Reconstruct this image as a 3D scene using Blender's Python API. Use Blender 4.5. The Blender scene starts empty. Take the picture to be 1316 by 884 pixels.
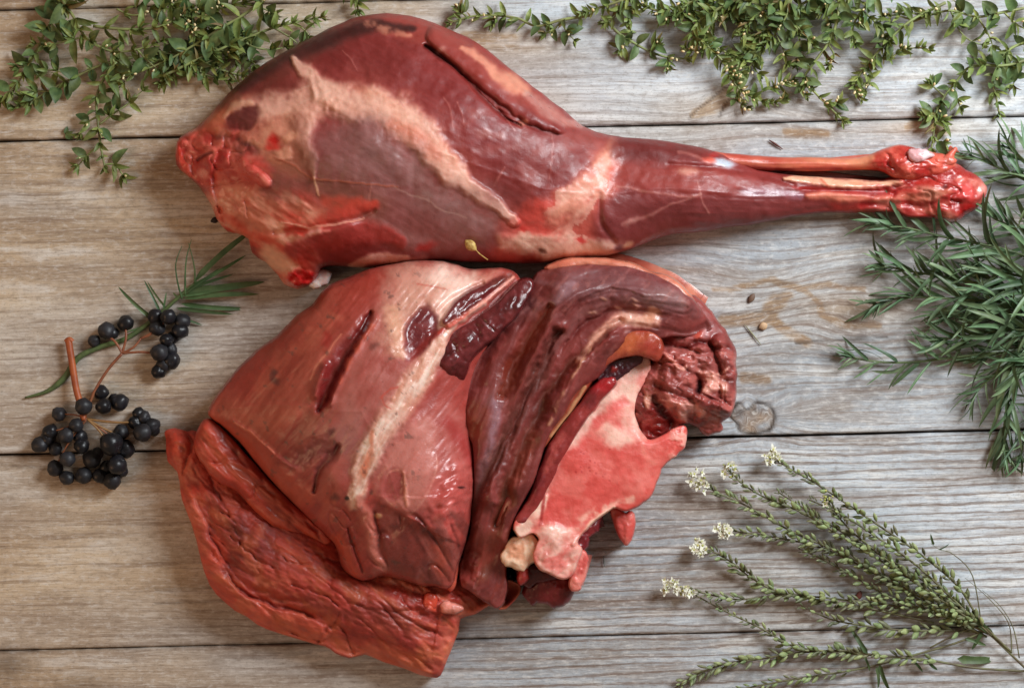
import bpy, math, random
import numpy as np
from mathutils import Vector, Matrix

# ------------------------------------------------------------------ camera, world, light
SC = bpy.context.scene
COL = SC.collection
WID, HGT = 1316.0, 884.0
S = 0.76 / WID            # metres on the table per photo pixel
D = 1.30                  # camera height above the boards
def W(px, py, zp=0.0):
    """table point seen at photo position (px, py), zp 'pixels' above the boards"""
    z = zp * S
    k = (D - z) / D * S
    return Vector(((px - WID / 2) * k, (HGT / 2 - py) * k, z))

cd = bpy.data.cameras.new('camera'); cam = bpy.data.objects.new('camera', cd); COL.objects.link(cam)
cam.location = (0, 0, D)
cd.sensor_width = 36.0
cd.lens = 36.0 * D / 0.76
cd.clip_start = 0.01; cd.clip_end = 50
cd.dof.use_dof = True; cd.dof.focus_distance = D - 0.05; cd.dof.aperture_fstop = 12.0
SC.camera = cam

wd = bpy.data.worlds.new('World'); SC.world = wd; wd.use_nodes = True
bg = wd.node_tree.nodes['Background']
bg.inputs[0].default_value = (1.0, 0.80, 0.62, 1); bg.inputs[1].default_value = 0.22

def area(name, loc, target, sx, sy, power, color):
    l = bpy.data.lights.new(name, 'AREA'); l.shape = 'RECTANGLE'; l.size = sx; l.size_y = sy
    l.energy = power; l.color = color
    o = bpy.data.objects.new(name, l); COL.objects.link(o); o.location = loc
    o.rotation_euler = (Vector(target) - Vector(loc)).to_track_quat('-Z', 'Y').to_euler()
    return o
area('window_light', (0.90, 0.68, 0.90), (0.05, 0.02, 0.03), 0.52, 0.62, 28.5, (0.90, 0.96, 1.0))
area('warm_room_light', (-1.5, -0.55, 1.1), (0, -0.05, 0.03), 0.8, 0.8, 6.5, (1.0, 0.56, 0.30))

SC.view_settings.view_transform = 'Standard'; SC.view_settings.look = 'None'
SC.view_settings.exposure = 0.0; SC.view_settings.gamma = 1.0
SC.render.engine = 'CYCLES'
SC.cycles.max_bounces = 6; SC.cycles.diffuse_bounces = 3; SC.cycles.glossy_bounces = 3
SC.cycles.caustics_reflective = False; SC.cycles.caustics_refractive = False
SC.cycles.use_denoising = True

# ------------------------------------------------------------------ numpy helpers
f32 = np.float32
_tabs = {}
def vnoise(x, y, seed):
    if seed not in _tabs:
        _tabs[seed] = np.random.default_rng(seed).random((256, 256)).astype(f32)
    T = _tabs[seed]
    xi = np.floor(x); yi = np.floor(y)
    fx = (x - xi).astype(f32); fy = (y - yi).astype(f32)
    fx = fx * fx * fx * (fx * (fx * 6 - 15) + 10); fy = fy * fy * fy * (fy * (fy * 6 - 15) + 10)
    xi = xi.astype(np.int64); yi = yi.astype(np.int64)
    a = T[xi & 255, yi & 255]; b = T[(xi + 1) & 255, yi & 255]
    c = T[xi & 255, (yi + 1) & 255]; d = T[(xi + 1) & 255, (yi + 1) & 255]
    return (a + (b - a) * fx) * (1 - fy) + (c + (d - c) * fx) * fy - 0.5
def fbm(x, y, size, seed=1, octv=3, ang=0.0, aniso=1.0, gain=0.5):
    """noise in about -1..1; features are `size` px across and size*aniso px along angle ang (degrees, y down)"""
    c, s = math.cos(math.radians(ang)), math.sin(math.radians(ang))
    u = (x * c + y * s) / (size * aniso) + 37.1; v = (-x * s + y * c) / size + 91.7
    r = 0; a = 1.0; n = 0
    for k in range(octv):
        r = r + a * vnoise(u, v, seed * 13 + k); n += a
        u = u * 2.03; v = v * 2.03; a *= gain
    return 2.2 * r / n
def sstep(a, b, x):
    t = np.clip((x - a) / (b - a), 0, 1); return t * t * (3 - 2 * t)
def crom(pts, n, closed=False):
    P = np.array(pts, float); m = len(P); out = []
    rng = range(m) if closed else range(m - 1)
    for i in rng:
        if closed: p0, p1, p2, p3 = P[i - 1], P[i], P[(i + 1) % m], P[(i + 2) % m]
        else: p0, p1, p2, p3 = P[max(i - 1, 0)], P[i], P[i + 1], P[min(i + 2, m - 1)]
        for k in range(n):
            t = k / n
            out.append(0.5 * ((2 * p1) + (-p0 + p2) * t + (2 * p0 - 5 * p1 + 4 * p2 - p3) * t * t + (-p0 + 3 * p1 - 3 * p2 + p3) * t ** 3))
    if not closed: out.append(P[-1])
    return np.array(out)
def poly_sdf(X, Y, P):
    """signed distance (inside > 0), nearest-point vector"""
    X = X.astype(f32); Y = Y.astype(f32); P = P.astype(f32)
    best = np.full(X.shape, 1e12, f32); nx = np.zeros_like(best); ny = np.zeros_like(best); ins = np.zeros(X.shape, bool)
    m = len(P)
    for i in range(m):
        ax, ay = P[i]; bx, by = P[(i + 1) % m]
        ex, ey = bx - ax, by - ay; L = ex * ex + ey * ey + 1e-9
        t = np.clip(((X - ax) * ex + (Y - ay) * ey) / L, 0, 1)
        dx = X - (ax + ex * t); dy = Y - (ay + ey * t); d = dx * dx + dy * dy
        m_ = d < best
        best = np.where(m_, d, best); nx = np.where(m_, dx, nx); ny = np.where(m_, dy, ny)
        if ey != 0:
            cr = ((ay > Y) != (by > Y)) & (X < (bx - ax) * (Y - ay) / ey + ax)
            ins ^= cr
    d = np.sqrt(best); sg = np.where(ins, 1, -1)
    return d * sg, nx * sg / (d + 1e-6), ny * sg / (d + 1e-6)
def srgb(c):
    c = np.clip(np.asarray(c, f32) / 255.0, 0, 1)
    return np.where(c <= 0.04045, c / 12.92, ((c + 0.055) / 1.055) ** 2.4)

# ------------------------------------------------------------------ object helpers
def link(name, data, parent=None):
    o = bpy.data.objects.new(name, data); COL.objects.link(o)
    if parent is not None: o.parent = parent
    return o
def thing(name, loc, label, cat, group=None, kind=None):
    o = link(name, None); o.location = loc; o.empty_display_size = 0.01
    o['label'] = label
    if cat: o['category'] = cat
    if group: o['group'] = group
    if kind: o['kind'] = kind
    return o
def raw_mesh(name, verts, faces, mat=None, smooth=True):
    me = bpy.data.meshes.new(name); me.from_pydata([tuple(v) for v in verts], [], faces)
    if smooth: me.polygons.foreach_set('use_smooth', [True] * len(me.polygons))
    if mat: me.materials.append(mat)
    me.update(); return me
def new_mat(name):
    m = bpy.data.materials.new(name); m.use_nodes = True
    return m, m.node_tree, m.node_tree.nodes['Principled BSDF']

# ------------------------------------------------------------------ materials
def meat_material():
    m, t, p = new_mat('raw_meat')
    N = t.nodes; L = t.links
    at = N.new('ShaderNodeAttribute'); at.attribute_name = 'Col'
    ar = N.new('ShaderNodeAttribute'); ar.attribute_name = 'Rough'
    tc = N.new('ShaderNodeTexCoord')
    n1 = N.new('ShaderNodeTexNoise'); n1.inputs['Scale'].default_value = 900; n1.inputs['Detail'].default_value = 3
    n2 = N.new('ShaderNodeTexNoise'); n2.inputs['Scale'].default_value = 160; n2.inputs['Detail'].default_value = 4
    for n in (n1, n2): L.new(tc.outputs['Object'], n.inputs['Vector'])
    hs = N.new('ShaderNodeHueSaturation')
    mr = N.new('ShaderNodeMapRange'); mr.inputs['To Min'].default_value = 0.80; mr.inputs['To Max'].default_value = 1.20
    L.new(n2.outputs['Fac'], mr.inputs['Value']); L.new(mr.outputs[0], hs.inputs['Value'])
    L.new(at.outputs['Color'], hs.inputs['Color']); L.new(hs.outputs[0], p.inputs['Base Color'])
    rr = N.new('ShaderNodeMath'); rr.operation = 'MULTIPLY_ADD'; rr.inputs[1].default_value = 0.7
    sub = N.new('ShaderNodeMath'); sub.operation = 'SUBTRACT'; sub.inputs[1].default_value = 0.25
    L.new(n2.outputs['Fac'], rr.inputs[0]); L.new(ar.outputs['Fac'], sub.inputs[0]); L.new(sub.outputs[0], rr.inputs[2])
    L.new(rr.outputs[0], p.inputs['Roughness'])
    b1 = N.new('ShaderNodeBump'); b1.inputs['Strength'].default_value = 0.3; b1.inputs['Distance'].default_value = 0.0006
    b2 = N.new('ShaderNodeBump'); b2.inputs['Strength'].default_value = 0.12; b2.inputs['Distance'].default_value = 0.002
    L.new(n1.outputs['Fac'], b1.inputs['Height']); L.new(n2.outputs['Fac'], b2.inputs['Height'])
    L.new(b2.outputs[0], b1.inputs['Normal']); L.new(b1.outputs[0], p.inputs['Normal'])
    p.inputs['Subsurface Weight'].default_value = 0.22
    p.inputs['Subsurface Radius'].default_value = (1.0, 0.3, 0.2); p.inputs['Subsurface Scale'].default_value = 0.005
    p.inputs['Specular IOR Level'].default_value = 0.45
    n3 = N.new('ShaderNodeTexNoise'); n3.inputs['Scale'].default_value = 95; n3.inputs['Detail'].default_value = 5; n3.inputs['Roughness'].default_value = 0.7
    L.new(tc.outputs['Object'], n3.inputs['Vector'])
    wet = N.new('ShaderNodeMapRange'); wet.inputs['From Min'].default_value = 0.42; wet.inputs['From Max'].default_value = 0.62; wet.inputs['To Min'].default_value = 0.02; wet.inputs['To Max'].default_value = 0.36
    L.new(n3.outputs['Fac'], wet.inputs['Value']); dry = N.new('ShaderNodeMapRange'); dry.inputs['From Min'].default_value = 0.24; dry.inputs['From Max'].default_value = 0.46; dry.inputs['To Min'].default_value = 1; dry.inputs['To Max'].default_value = 0.08
    L.new(ar.outputs['Fac'], dry.inputs['Value']); cw = N.new('ShaderNodeMath'); cw.operation = 'MULTIPLY'; L.new(wet.outputs[0], cw.inputs[0]); L.new(dry.outputs[0], cw.inputs[1]); L.new(cw.outputs[0], p.inputs['Coat Weight']); p.inputs['Coat Roughness'].default_value = 0.14
    return m
MEAT = meat_material()

def plain_mat(name, c, rough=0.5, var=0.25, scale=300, c2=None, spec=0.4, sss=0.0, trans=0.0, bump=0.0, objvar=0.0):
    """plain colour c (sRGB 0-255) mottled towards c2 by noise, varied a little per object"""
    m, t, p = new_mat(name); N = t.nodes; L = t.links
    c = [float(v) for v in srgb(c)]; c2 = [float(v) for v in srgb(c2)] if c2 is not None else [v * (1 - var) for v in c]
    tc = N.new('ShaderNodeTexCoord'); n = N.new('ShaderNodeTexNoise'); n.inputs['Scale'].default_value = scale; n.inputs['Detail'].default_value = 3
    geo = N.new('ShaderNodeNewGeometry')
    L.new(geo.outputs['Position'], n.inputs['Vector'])
    cr = N.new('ShaderNodeValToRGB'); cr.color_ramp.elements[0].position = 0.35; cr.color_ramp.elements[1].position = 0.65
    cr.color_ramp.elements[0].color = c2 + [1]; cr.color_ramp.elements[1].color = c + [1]
    L.new(n.outputs['Fac'], cr.inputs[0])
    out = cr.outputs[0]
    if objvar:
        oi = N.new('ShaderNodeObjectInfo'); hs = N.new('ShaderNodeHueSaturation')
        mr = N.new('ShaderNodeMapRange'); mr.inputs['To Min'].default_value = 1 - objvar; mr.inputs['To Max'].default_value = 1 + objvar
        mh = N.new('ShaderNodeMapRange'); mh.inputs['To Min'].default_value = 0.5 - objvar * 0.09; mh.inputs['To Max'].default_value = 0.5 + objvar * 0.05
        L.new(oi.outputs['Random'], mr.inputs[0]); L.new(mr.outputs[0], hs.inputs['Value'])
        wn = N.new('ShaderNodeMath'); wn.operation = 'FRACT'; mu = N.new('ShaderNodeMath'); mu.operation = 'MULTIPLY'; mu.inputs[1].default_value = 17.3
        L.new(oi.outputs['Random'], mu.inputs[0]); L.new(mu.outputs[0], wn.inputs[0]); L.new(wn.outputs[0], mh.inputs[0]); L.new(mh.outputs[0], hs.inputs['Hue'])
        L.new(out, hs.inputs['Color']); out = hs.outputs[0]
    L.new(out, p.inputs['Base Color'])
    p.inputs['Roughness'].default_value = rough; p.inputs['Specular IOR Level'].default_value = spec
    if sss: p.inputs['Subsurface Weight'].default_value = sss; p.inputs['Subsurface Scale'].default_value = 0.002
    if trans:
        tr = N.new('ShaderNodeBsdfTranslucent'); mx = N.new('ShaderNodeMixShader'); mx.inputs[0].default_value = trans
        L.new(out, tr.inputs['Color']); L.new(p.outputs[0], mx.inputs[1]); L.new(tr.outputs[0], mx.inputs[2])
        L.new(mx.outputs[0], N['Material Output'].inputs['Surface'])
    if bump:
        b = N.new('ShaderNodeBump'); b.inputs['Distance'].default_value = bump; b.inputs['Strength'].default_value = 0.6
        L.new(n.outputs['Fac'], b.inputs['Height']); L.new(b.outputs[0], p.inputs['Normal'])
    return m
# ------------------------------------------------------------------ the boards
SLOPE = -0.0245           # the boards run a little uphill to the right
def wood_material():
    m, t, p = new_mat('weathered_wood'); N = t.nodes; L = t.links
    def attr(n):
        a = N.new('ShaderNodeAttribute'); a.attribute_name = n; return a
    ring = attr('ring'); along = attr('along'); tone = attr('tone'); warm = attr('warm'); dark = attr('dark'); lined = attr('lined')
    def noise(fr, fa, detail, off=0.0):
        a = N.new('ShaderNodeMath'); a.operation = 'MULTIPLY'; a.inputs[1].default_value = fr; L.new(ring.outputs['Fac'], a.inputs[0])
        b = N.new('ShaderNodeMath'); b.operation = 'MULTIPLY_ADD'; b.inputs[1].default_value = fa; b.inputs[2].default_value = off; L.new(along.outputs['Fac'], b.inputs[0])
        c = N.new('ShaderNodeCombineXYZ'); L.new(a.outputs[0], c.inputs[0]); L.new(b.outputs[0], c.inputs[1])
        n = N.new('ShaderNodeTexNoise'); n.noise_dimensions = '2D'; n.inputs['Scale'].default_value = 1; n.inputs['Detail'].default_value = detail; n.inputs['Roughness'].default_value = 0.6
        L.new(c.outputs[0], n.inputs['Vector']); return n.outputs['Fac']
    lines = noise(0.13, 0.0032, 3)            # growth rings, 8 px or so apart
    fine = noise(0.42, 0.045, 4, 11)            # fibres
    streak = noise(0.035, 0.006, 4, 31)        # broad streaks
    speck = noise(0.5, 0.26, 3, 51)
    fuzz = noise(0.16, 0.09, 4, 23)
    def mrange(src, a, b, lo, hi):
        r = N.new('ShaderNodeMapRange'); r.interpolation_type = 'SMOOTHSTEP'
        r.inputs['From Min'].default_value = a; r.inputs['From Max'].default_value = b; r.inputs['To Min'].default_value = lo; r.inputs['To Max'].default_value = hi
        L.new(src, r.inputs['Value']); return r.outputs[0]
    def mix(fac, c1, c2, mode='MIX'):
        x = N.new('ShaderNodeMix'); x.data_type = 'RGBA'; x.blend_type = mode
        if isinstance(fac, float): x.inputs[0].default_value = fac
        else: L.new(fac, x.inputs[0])
        for i, c in ((6, c1), (7, c2)):
            if isinstance(c, tuple): x.inputs[i].default_value = tuple(float(v) for v in srgb(c)) + (1,)
            else: L.new(c, x.inputs[i])
        return x.outputs[2]
    grey = mix(tone.outputs['Fac'], (130, 134, 139), (208, 215, 222))
    tan = mix(tone.outputs['Fac'], (158, 128, 98), (222, 204, 178))
    # latewood lines: a wavy sine of the ring coordinate, sharpened
    wob = noise(0.05, 0.004, 2, 71)
    w1 = N.new('ShaderNodeMath'); w1.operation = 'MULTIPLY_ADD'; w1.inputs[1].default_value = 7.0; L.new(wob, w1.inputs[0])
    w0 = N.new('ShaderNodeMath'); w0.operation = 'MULTIPLY'; w0.inputs[1].default_value = 0.56; L.new(ring.outputs['Fac'], w0.inputs[0]); L.new(w0.outputs[0], w1.inputs[2])
    sn = N.new('ShaderNodeMath'); sn.operation = 'SINE'; L.new(w1.outputs[0], sn.inputs[0])
    grit = noise(0.9, 0.06, 3, 91)
    sg = N.new('ShaderNodeMath'); sg.operation = 'MULTIPLY_ADD'; sg.inputs[1].default_value = 1.6; sg.inputs[2].default_value = -0.8; L.new(grit, sg.inputs[0])
    ss = N.new('ShaderNodeMath'); ss.operation = 'ADD'; L.new(sn.outputs[0], ss.inputs[0]); L.new(sg.outputs[0], ss.inputs[1])
    c = mix(warm.outputs['Fac'], grey, tan)
    c = mix(mrange(streak, 0.44, 0.68, 0, 0.42), c, (150, 130, 112))
    c = mix(mrange(streak, 0.46, 0.28, 0, 0.55), c, (224, 220, 214))
    c = mix(mrange(lines, 0.54, 0.66, 0, 0.45), c, (128, 104, 86))
    c = mix(mrange(fuzz, 0.52, 0.74, 0, 0.34), c, (228, 226, 222)); c = mix(mrange(fuzz, 0.47, 0.28, 0, 0.30), c, (124, 106, 90))
    lm = N.new('ShaderNodeMath'); lm.operation = 'MULTIPLY'; L.new(mrange(ss.outputs[0], 0.25, 1.15, 0, 0.8), lm.inputs[0]); L.new(lined.outputs['Fac'], lm.inputs[1])
    c = mix(lm.outputs[0], c, (116, 94, 80))
    c = mix(mrange(fine, 0.52, 0.72, 0, 0.26), c, (118, 104, 92))
    c = mix(mrange(fine, 0.45, 0.30, 0, 0.35), c, (226, 222, 216))
    c = mix(mrange(speck, 0.58, 0.72, 0, 0.30), c, (92, 80, 70))
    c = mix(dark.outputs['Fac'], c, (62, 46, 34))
    L.new(c, p.inputs['Base Color'])
    p.inputs['Roughness'].default_value = 0.62; p.inputs['Specular IOR Level'].default_value = 0.25
    add = N.new('ShaderNodeMath'); add.operation = 'MULTIPLY_ADD'; add.inputs[1].default_value = 0.5; L.new(fine, add.inputs[0]); L.new(lines, add.inputs[2])
    b = N.new('ShaderNodeBump'); b.invert = True; b.inputs['Strength'].default_value = 0.55; b.inputs['Distance'].default_value = 0.0012
    L.new(add.outputs[0], b.inputs['Height']); L.new(b.outputs[0], p.inputs['Normal'])
    return m
WOOD = wood_material()

TABLE = thing('tabletop', (0, 0, 0), 'weathered grey and tan wooden boards under the meat and herbs', None, kind='structure')

def wood_fields(X, Y):
    """growth-ring coordinate, relief and colour fields of the boards at photo positions"""
    V = Y - SLOPE * X
    ring = V + 3.5 * fbm(X, V, 60, 3, 3, 0, 12) + 1.3 * fbm(X, V, 14, 4, 3, 0, 4)
    # cathedral figure to the right of the joint
    gx, gy = (X - 1010) / 190.0, (Y - 395) / 62.0
    g = np.exp(-(gx * gx + gy * gy))
    ring = ring + g * (20 * np.sin(gx * 3.4 + 0.6 + 1.2 * gy) + 20 * fbm(X, Y, 80, 8, 2, 0, 2.2)) + 4 * fbm(X, Y, 210, 18, 1, 0, 2.5)
    # curved grain at the crack on the upper board
    g2 = np.exp(-(((X - 935) / 75) ** 2 + ((Y - 135) / 38) ** 2)); ring = ring + g2 * (0.3 * (X - 935) + 6)
    # knot
    kx, ky = (X - 966) / 29.0, (Y - 537) / 21.0
    kr = np.sqrt(kx * kx + ky * ky) + 0.20 * fbm(X, Y, 22, 21, 3) + 0.75 * np.exp(-((X - 961) / 6) ** 2 - ((Y - 520) / 11) ** 2) + 0.35 * np.exp(-((X - 943) / 8) ** 2 - ((Y - 545) / 6) ** 2)
    gk = np.exp(-(kr / 1.9) ** 2); ring = ring + gk * 26 * np.where(ky > 0, 1, -1) * np.exp(-np.abs(ky) * 0.3) * (1 - np.exp(-np.abs(ky) * 3))
    inside = 1 - sstep(0.92, 1.02, kr)
    ring = ring * (1 - inside) + inside * (0.5 * X + 0.8 * Y + 14 * fbm(X, Y, 12, 29, 2) + 900)
    tone = 0.56 + 0.42 * fbm(X, V, 90, 5, 3, 0, 3.0) + 0.16 * fbm(X, V, 26, 6, 3, 0, 7)
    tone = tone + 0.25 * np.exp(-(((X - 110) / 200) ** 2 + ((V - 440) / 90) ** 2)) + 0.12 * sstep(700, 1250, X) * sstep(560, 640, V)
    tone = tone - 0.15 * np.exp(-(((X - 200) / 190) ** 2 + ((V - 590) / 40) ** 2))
    warm = 0.80 - 0.84 * sstep(120, 800, X) + 0.42 * fbm(X, V, 80, 7, 3, 0, 3) + 0.35 * sstep(360, 60, Y) * sstep(1316, 500, X)  # tan left, grey right: wood tone, with part of the mixed light painted in
    for (bx, by, rx, ry, a) in ((1190, 165, 60, 9, .5), (1040, 172, 40, 8, .55), (640, 55, 60, 14, .5), (1110, 395, 50, 12, .6), (905, 610, 40, 10, .3), (1000, 480, 40, 9, .4), (120, 290, 120, 14, .3)):
        warm = warm + a * np.exp(-(((X - bx) / rx) ** 2 + ((Y - by) / ry) ** 2)); tone = tone - 0.22 * a * np.exp(-(((X - bx) / rx) ** 2 + ((Y - by) / ry) ** 2))
    dark = np.zeros_like(X); rel = np.zeros_like(X)
    # knot rim, its cracks and dark heart
    rim = np.exp(-((kr - 0.97) / 0.10) ** 2); dark = dark + 1.0 * np.exp(-((kr - 0.95 - 0.10 * fbm(X, Y, 20, 33, 2)) / 0.09) ** 2) * (0.75 + 0.5 * fbm(X, Y, 11, 34, 2)); rel = rel - 3.0 * rim
    tone = tone * (1 - inside) + inside * (0.12 + 0.3 * fbm(X, Y, 7, 24, 2)); warm = warm * (1 - inside) + inside * (0.3 + 0.6 * fbm(X, Y, 14, 39, 2))
    kh = np.exp(-(((X - 948) / 9) ** 2 + ((Y - 530) / 6) ** 2)) + 0.8 * np.exp(-(((X - 970) / 4) ** 2 + ((Y - 528) / 7) ** 2)); dark = dark + 0.7 * kh * (0.6 + 0.8 * fbm(X, Y, 5, 25, 2)); rel = rel - 2 * kh
    rel = rel + inside * 1.6 * fbm(X, Y, 6, 26, 2)
    # little dark knot at the crack, sap spots, lower-left corner shading painted dark
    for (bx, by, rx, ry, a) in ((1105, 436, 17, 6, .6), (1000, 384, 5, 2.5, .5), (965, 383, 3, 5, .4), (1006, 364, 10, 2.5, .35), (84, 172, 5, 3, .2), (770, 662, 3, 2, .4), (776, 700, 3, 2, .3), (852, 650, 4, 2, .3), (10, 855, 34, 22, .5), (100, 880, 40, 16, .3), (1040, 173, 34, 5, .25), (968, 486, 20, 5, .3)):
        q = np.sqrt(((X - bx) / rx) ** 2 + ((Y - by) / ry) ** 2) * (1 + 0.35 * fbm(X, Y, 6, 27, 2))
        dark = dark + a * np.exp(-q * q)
    def line(pts, w, dep, dk):
        nonlocal dark, rel
        P = np.array(pts, float)
        d = np.full(X.shape, 1e9)
        Xw = X + 1.2 * fbm(X, Y, 14, 31, 2); Yw = Y + 1.4 * fbm(X, Y, 14, 32, 2)
        for (ax, ay), (bx, by) in zip(P[:-1], P[1:]):
            ex, ey = bx - ax, by - ay; tt = np.clip(((Xw - ax) * ex + (Yw - ay) * ey) / (ex * ex + ey * ey), 0, 1)
            d = np.minimum(d, np.hypot(Xw - ax - ex * tt, Yw - ay - ey * tt))
        g = np.exp(-(d / w) ** 2); dark = np.maximum(dark, dk * g); rel = rel - dep * g
    def stain(pts, a):
        nonlocal warm, tone
        Xw = X + 5 * fbm(X, Y, 24, 35, 3); Yw = Y + 4 * fbm(X, Y, 24, 36, 3); m = np.zeros(X.shape)
        for (ax, ay, aw), (bx, by, bw) in zip(pts[:-1], pts[1:]):
            ex, ey = bx - ax, by - ay; tt = np.clip(((Xw - ax) * ex + (Yw - ay) * ey) / (ex * ex + ey * ey), 0, 1)
            m = np.maximum(m, 1 - sstep(.55, 1.25, np.hypot(Xw - ax - ex * tt, Yw - ay - ey * tt) / (aw + (bw - aw) * tt)))
        warm = warm + .75 * a * m; tone = tone - .5 * a * m
    stain([(920,372,4),(960,370,4),(993,360,4),(1028,368,5),(1062,364,4),(1110,372,3)], .9); stain([(1028,370,4),(1057,388,4),(1058,406,5),(1081,415,5),(1130,420,4)], .8)
    stain([(930,412,9),(984,408,10),(1000,388,12),(1015,378,6)], .9); stain([(995,410,7),(1015,428,9),(1038,440,7)], .95); stain([(955,486,8),(985,487,7)], .9); stain([(1060,528,8),(1090,522,7)], .4)
    stain([(890,150,4),(915,135,12),(945,120,14)], .8); stain([(1170,163,8),(1215,166,7)], .7); stain([(1010,170,6),(1060,172,5)], .7); stain([(1300,600,12),(1316,640,10)], .4); stain([(600,48,9),(660,52,8)], .6); stain([(110,205,8),(230,225,10)], .35)
    line([(1022, 441), (1068, 438), (1102, 436), (1140, 434)], 1.3, 2, .8)
    line([(895, 410), (940, 404), (1010, 399), (1060, 392)], 1.0, 1, .45)
    line([(886, 152), (902, 136), (930, 115), (955, 100)], 1.4, 2, .75)
    line([(925, 150), (930, 138), (945, 122)], 1.3, 2, .7)
    line([(150, 206), (230, 203)], 1.0, 1, .4)
    line([(200, 758), (280, 756)], 1.4, 1, .45)
    line([(200, 775), (290, 773)], 1.4, 1, .45)
    line([(0, 596), (60, 603), (120, 612)], 1.2, 1, .45)
    line([(20, 598), (90, 601), (160, 620)], 1.4, 1, .35)
    lined = 0.28 + 0.12 * sstep(300, 800, X) + 0.5 * fbm(X, V, 110, 91, 2, 0, 2.5) + 0.75 * sstep(575, 600, V) * sstep(600, 760, X) - 0.35 * sstep(190, 150, V) + 0.25 * np.exp(-((X - 120) / 200) ** 2 - ((V - 500) / 80) ** 2) - 0.3 * np.exp(-((X - 130) / 160) ** 2 - ((V - 760) / 80) ** 2)
    wood_fields.lined = np.clip(lined, 0, 1)
    return ring, np.clip(tone, 0, 1), np.clip(warm, 0, 1), np.clip(dark, 0, 1), rel

def plank(v0, v1, gap0, gap1, z, seed):
    """one board between the seam lines v0 and v1 (photo px at x = 0)"""
    g = 2.6; x0, x1 = -150, WID + 150
    nx = int((x1 - x0) / g); ny = max(6, int((v1 - v0) / g))
    xs = np.linspace(x0, x1, nx); ts = np.linspace(0, 1, ny)
    wob0 = gap0 * (0.9 + 0.5 * fbm(xs, xs * 0 + v0, 120, 40 + seed, 3)); wob1 = gap1 * (0.9 + 0.5 * fbm(xs, xs * 0 + v1, 120, 60 + seed, 3))
    A = v0 + wob0; B = v1 - wob1
    Vv = A[None, :] + (B - A)[None, :] * ts[:, None]
    X = np.repeat(xs[None, :], ny, 0); Y = Vv + SLOPE * X
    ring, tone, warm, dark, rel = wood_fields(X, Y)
    ring = ring + 500 * seed
    e = np.minimum(Vv - A[None, :], B[None, :] - Vv)
    rel = rel - 2.2 * np.exp(-(e / 1.6) ** 2); dark = np.clip(dark + 0.45 * np.exp(-(e / 2.2) ** 2) * (1 + fbm(X, Y, 20, 93, 2)), 0, 1)
    relief = 0.9 * fbm(X, ring, 8, 70, 2, 0, 30)
    Z = z + (rel + relief) * S * 0.35 - 0.0006
    k = S
    P = np.stack([(X - WID / 2) * k, (HGT / 2 - Y) * k, Z], -1).reshape(-1, 3)
    idx = np.arange(nx * ny).reshape(ny, nx)
    q = np.stack([idx[:-1, :-1], idx[1:, :-1], idx[1:, 1:], idx[:-1, 1:]], -1).reshape(-1, 4)
    # sides and underside
    ringi = np.concatenate([idx[0, :], idx[1:, -1], idx[-1, ::-1][1:], idx[::-1, 0][1:-1]])
    low = P[ringi].copy(); low[:, 2] = -0.024
    base = len(P); nb = len(ringi); j = np.arange(nb); j2 = (j + 1) % nb
    sq = np.stack([ringi[j], ringi[j2], base + j2, base + j], -1)
    verts = np.concatenate([P, low]); faces = q.tolist() + sq.tolist() + [list(range(base + nb - 1, base - 1, -1))]
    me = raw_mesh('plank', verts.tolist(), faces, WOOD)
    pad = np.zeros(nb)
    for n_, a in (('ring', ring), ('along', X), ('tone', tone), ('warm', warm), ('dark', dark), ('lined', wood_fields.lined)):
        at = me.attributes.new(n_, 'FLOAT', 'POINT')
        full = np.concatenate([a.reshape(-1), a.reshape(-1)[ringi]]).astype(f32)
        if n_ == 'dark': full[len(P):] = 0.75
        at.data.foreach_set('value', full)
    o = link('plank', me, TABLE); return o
SEAMS = [-160, 13, 181.5, 584.5, 836, 1040]
GAPS = [1, 1.2, 1.6, 1.6, 0.7, 1]
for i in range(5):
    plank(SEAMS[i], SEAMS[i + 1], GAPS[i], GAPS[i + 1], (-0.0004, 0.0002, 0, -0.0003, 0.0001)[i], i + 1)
um = plain_mat('dark_underboard', (40, 30, 24), 0.9)
hx, hy = 0.47, 0.36
u = link('underboard', raw_mesh('underboard', [(-hx, -hy, -.034), (hx, -hy, -.034), (hx, hy, -.034), (-hx, hy, -.034), (-hx, -hy, -.0255), (hx, -hy, -.0255), (hx, hy, -.0255), (-hx, hy, -.0255)],
    [(0, 3, 2, 1), (4, 5, 6, 7), (0, 1, 5, 4), (1, 2, 6, 5), (2, 3, 7, 6), (3, 0, 4, 7)], um, False), TABLE)
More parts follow.
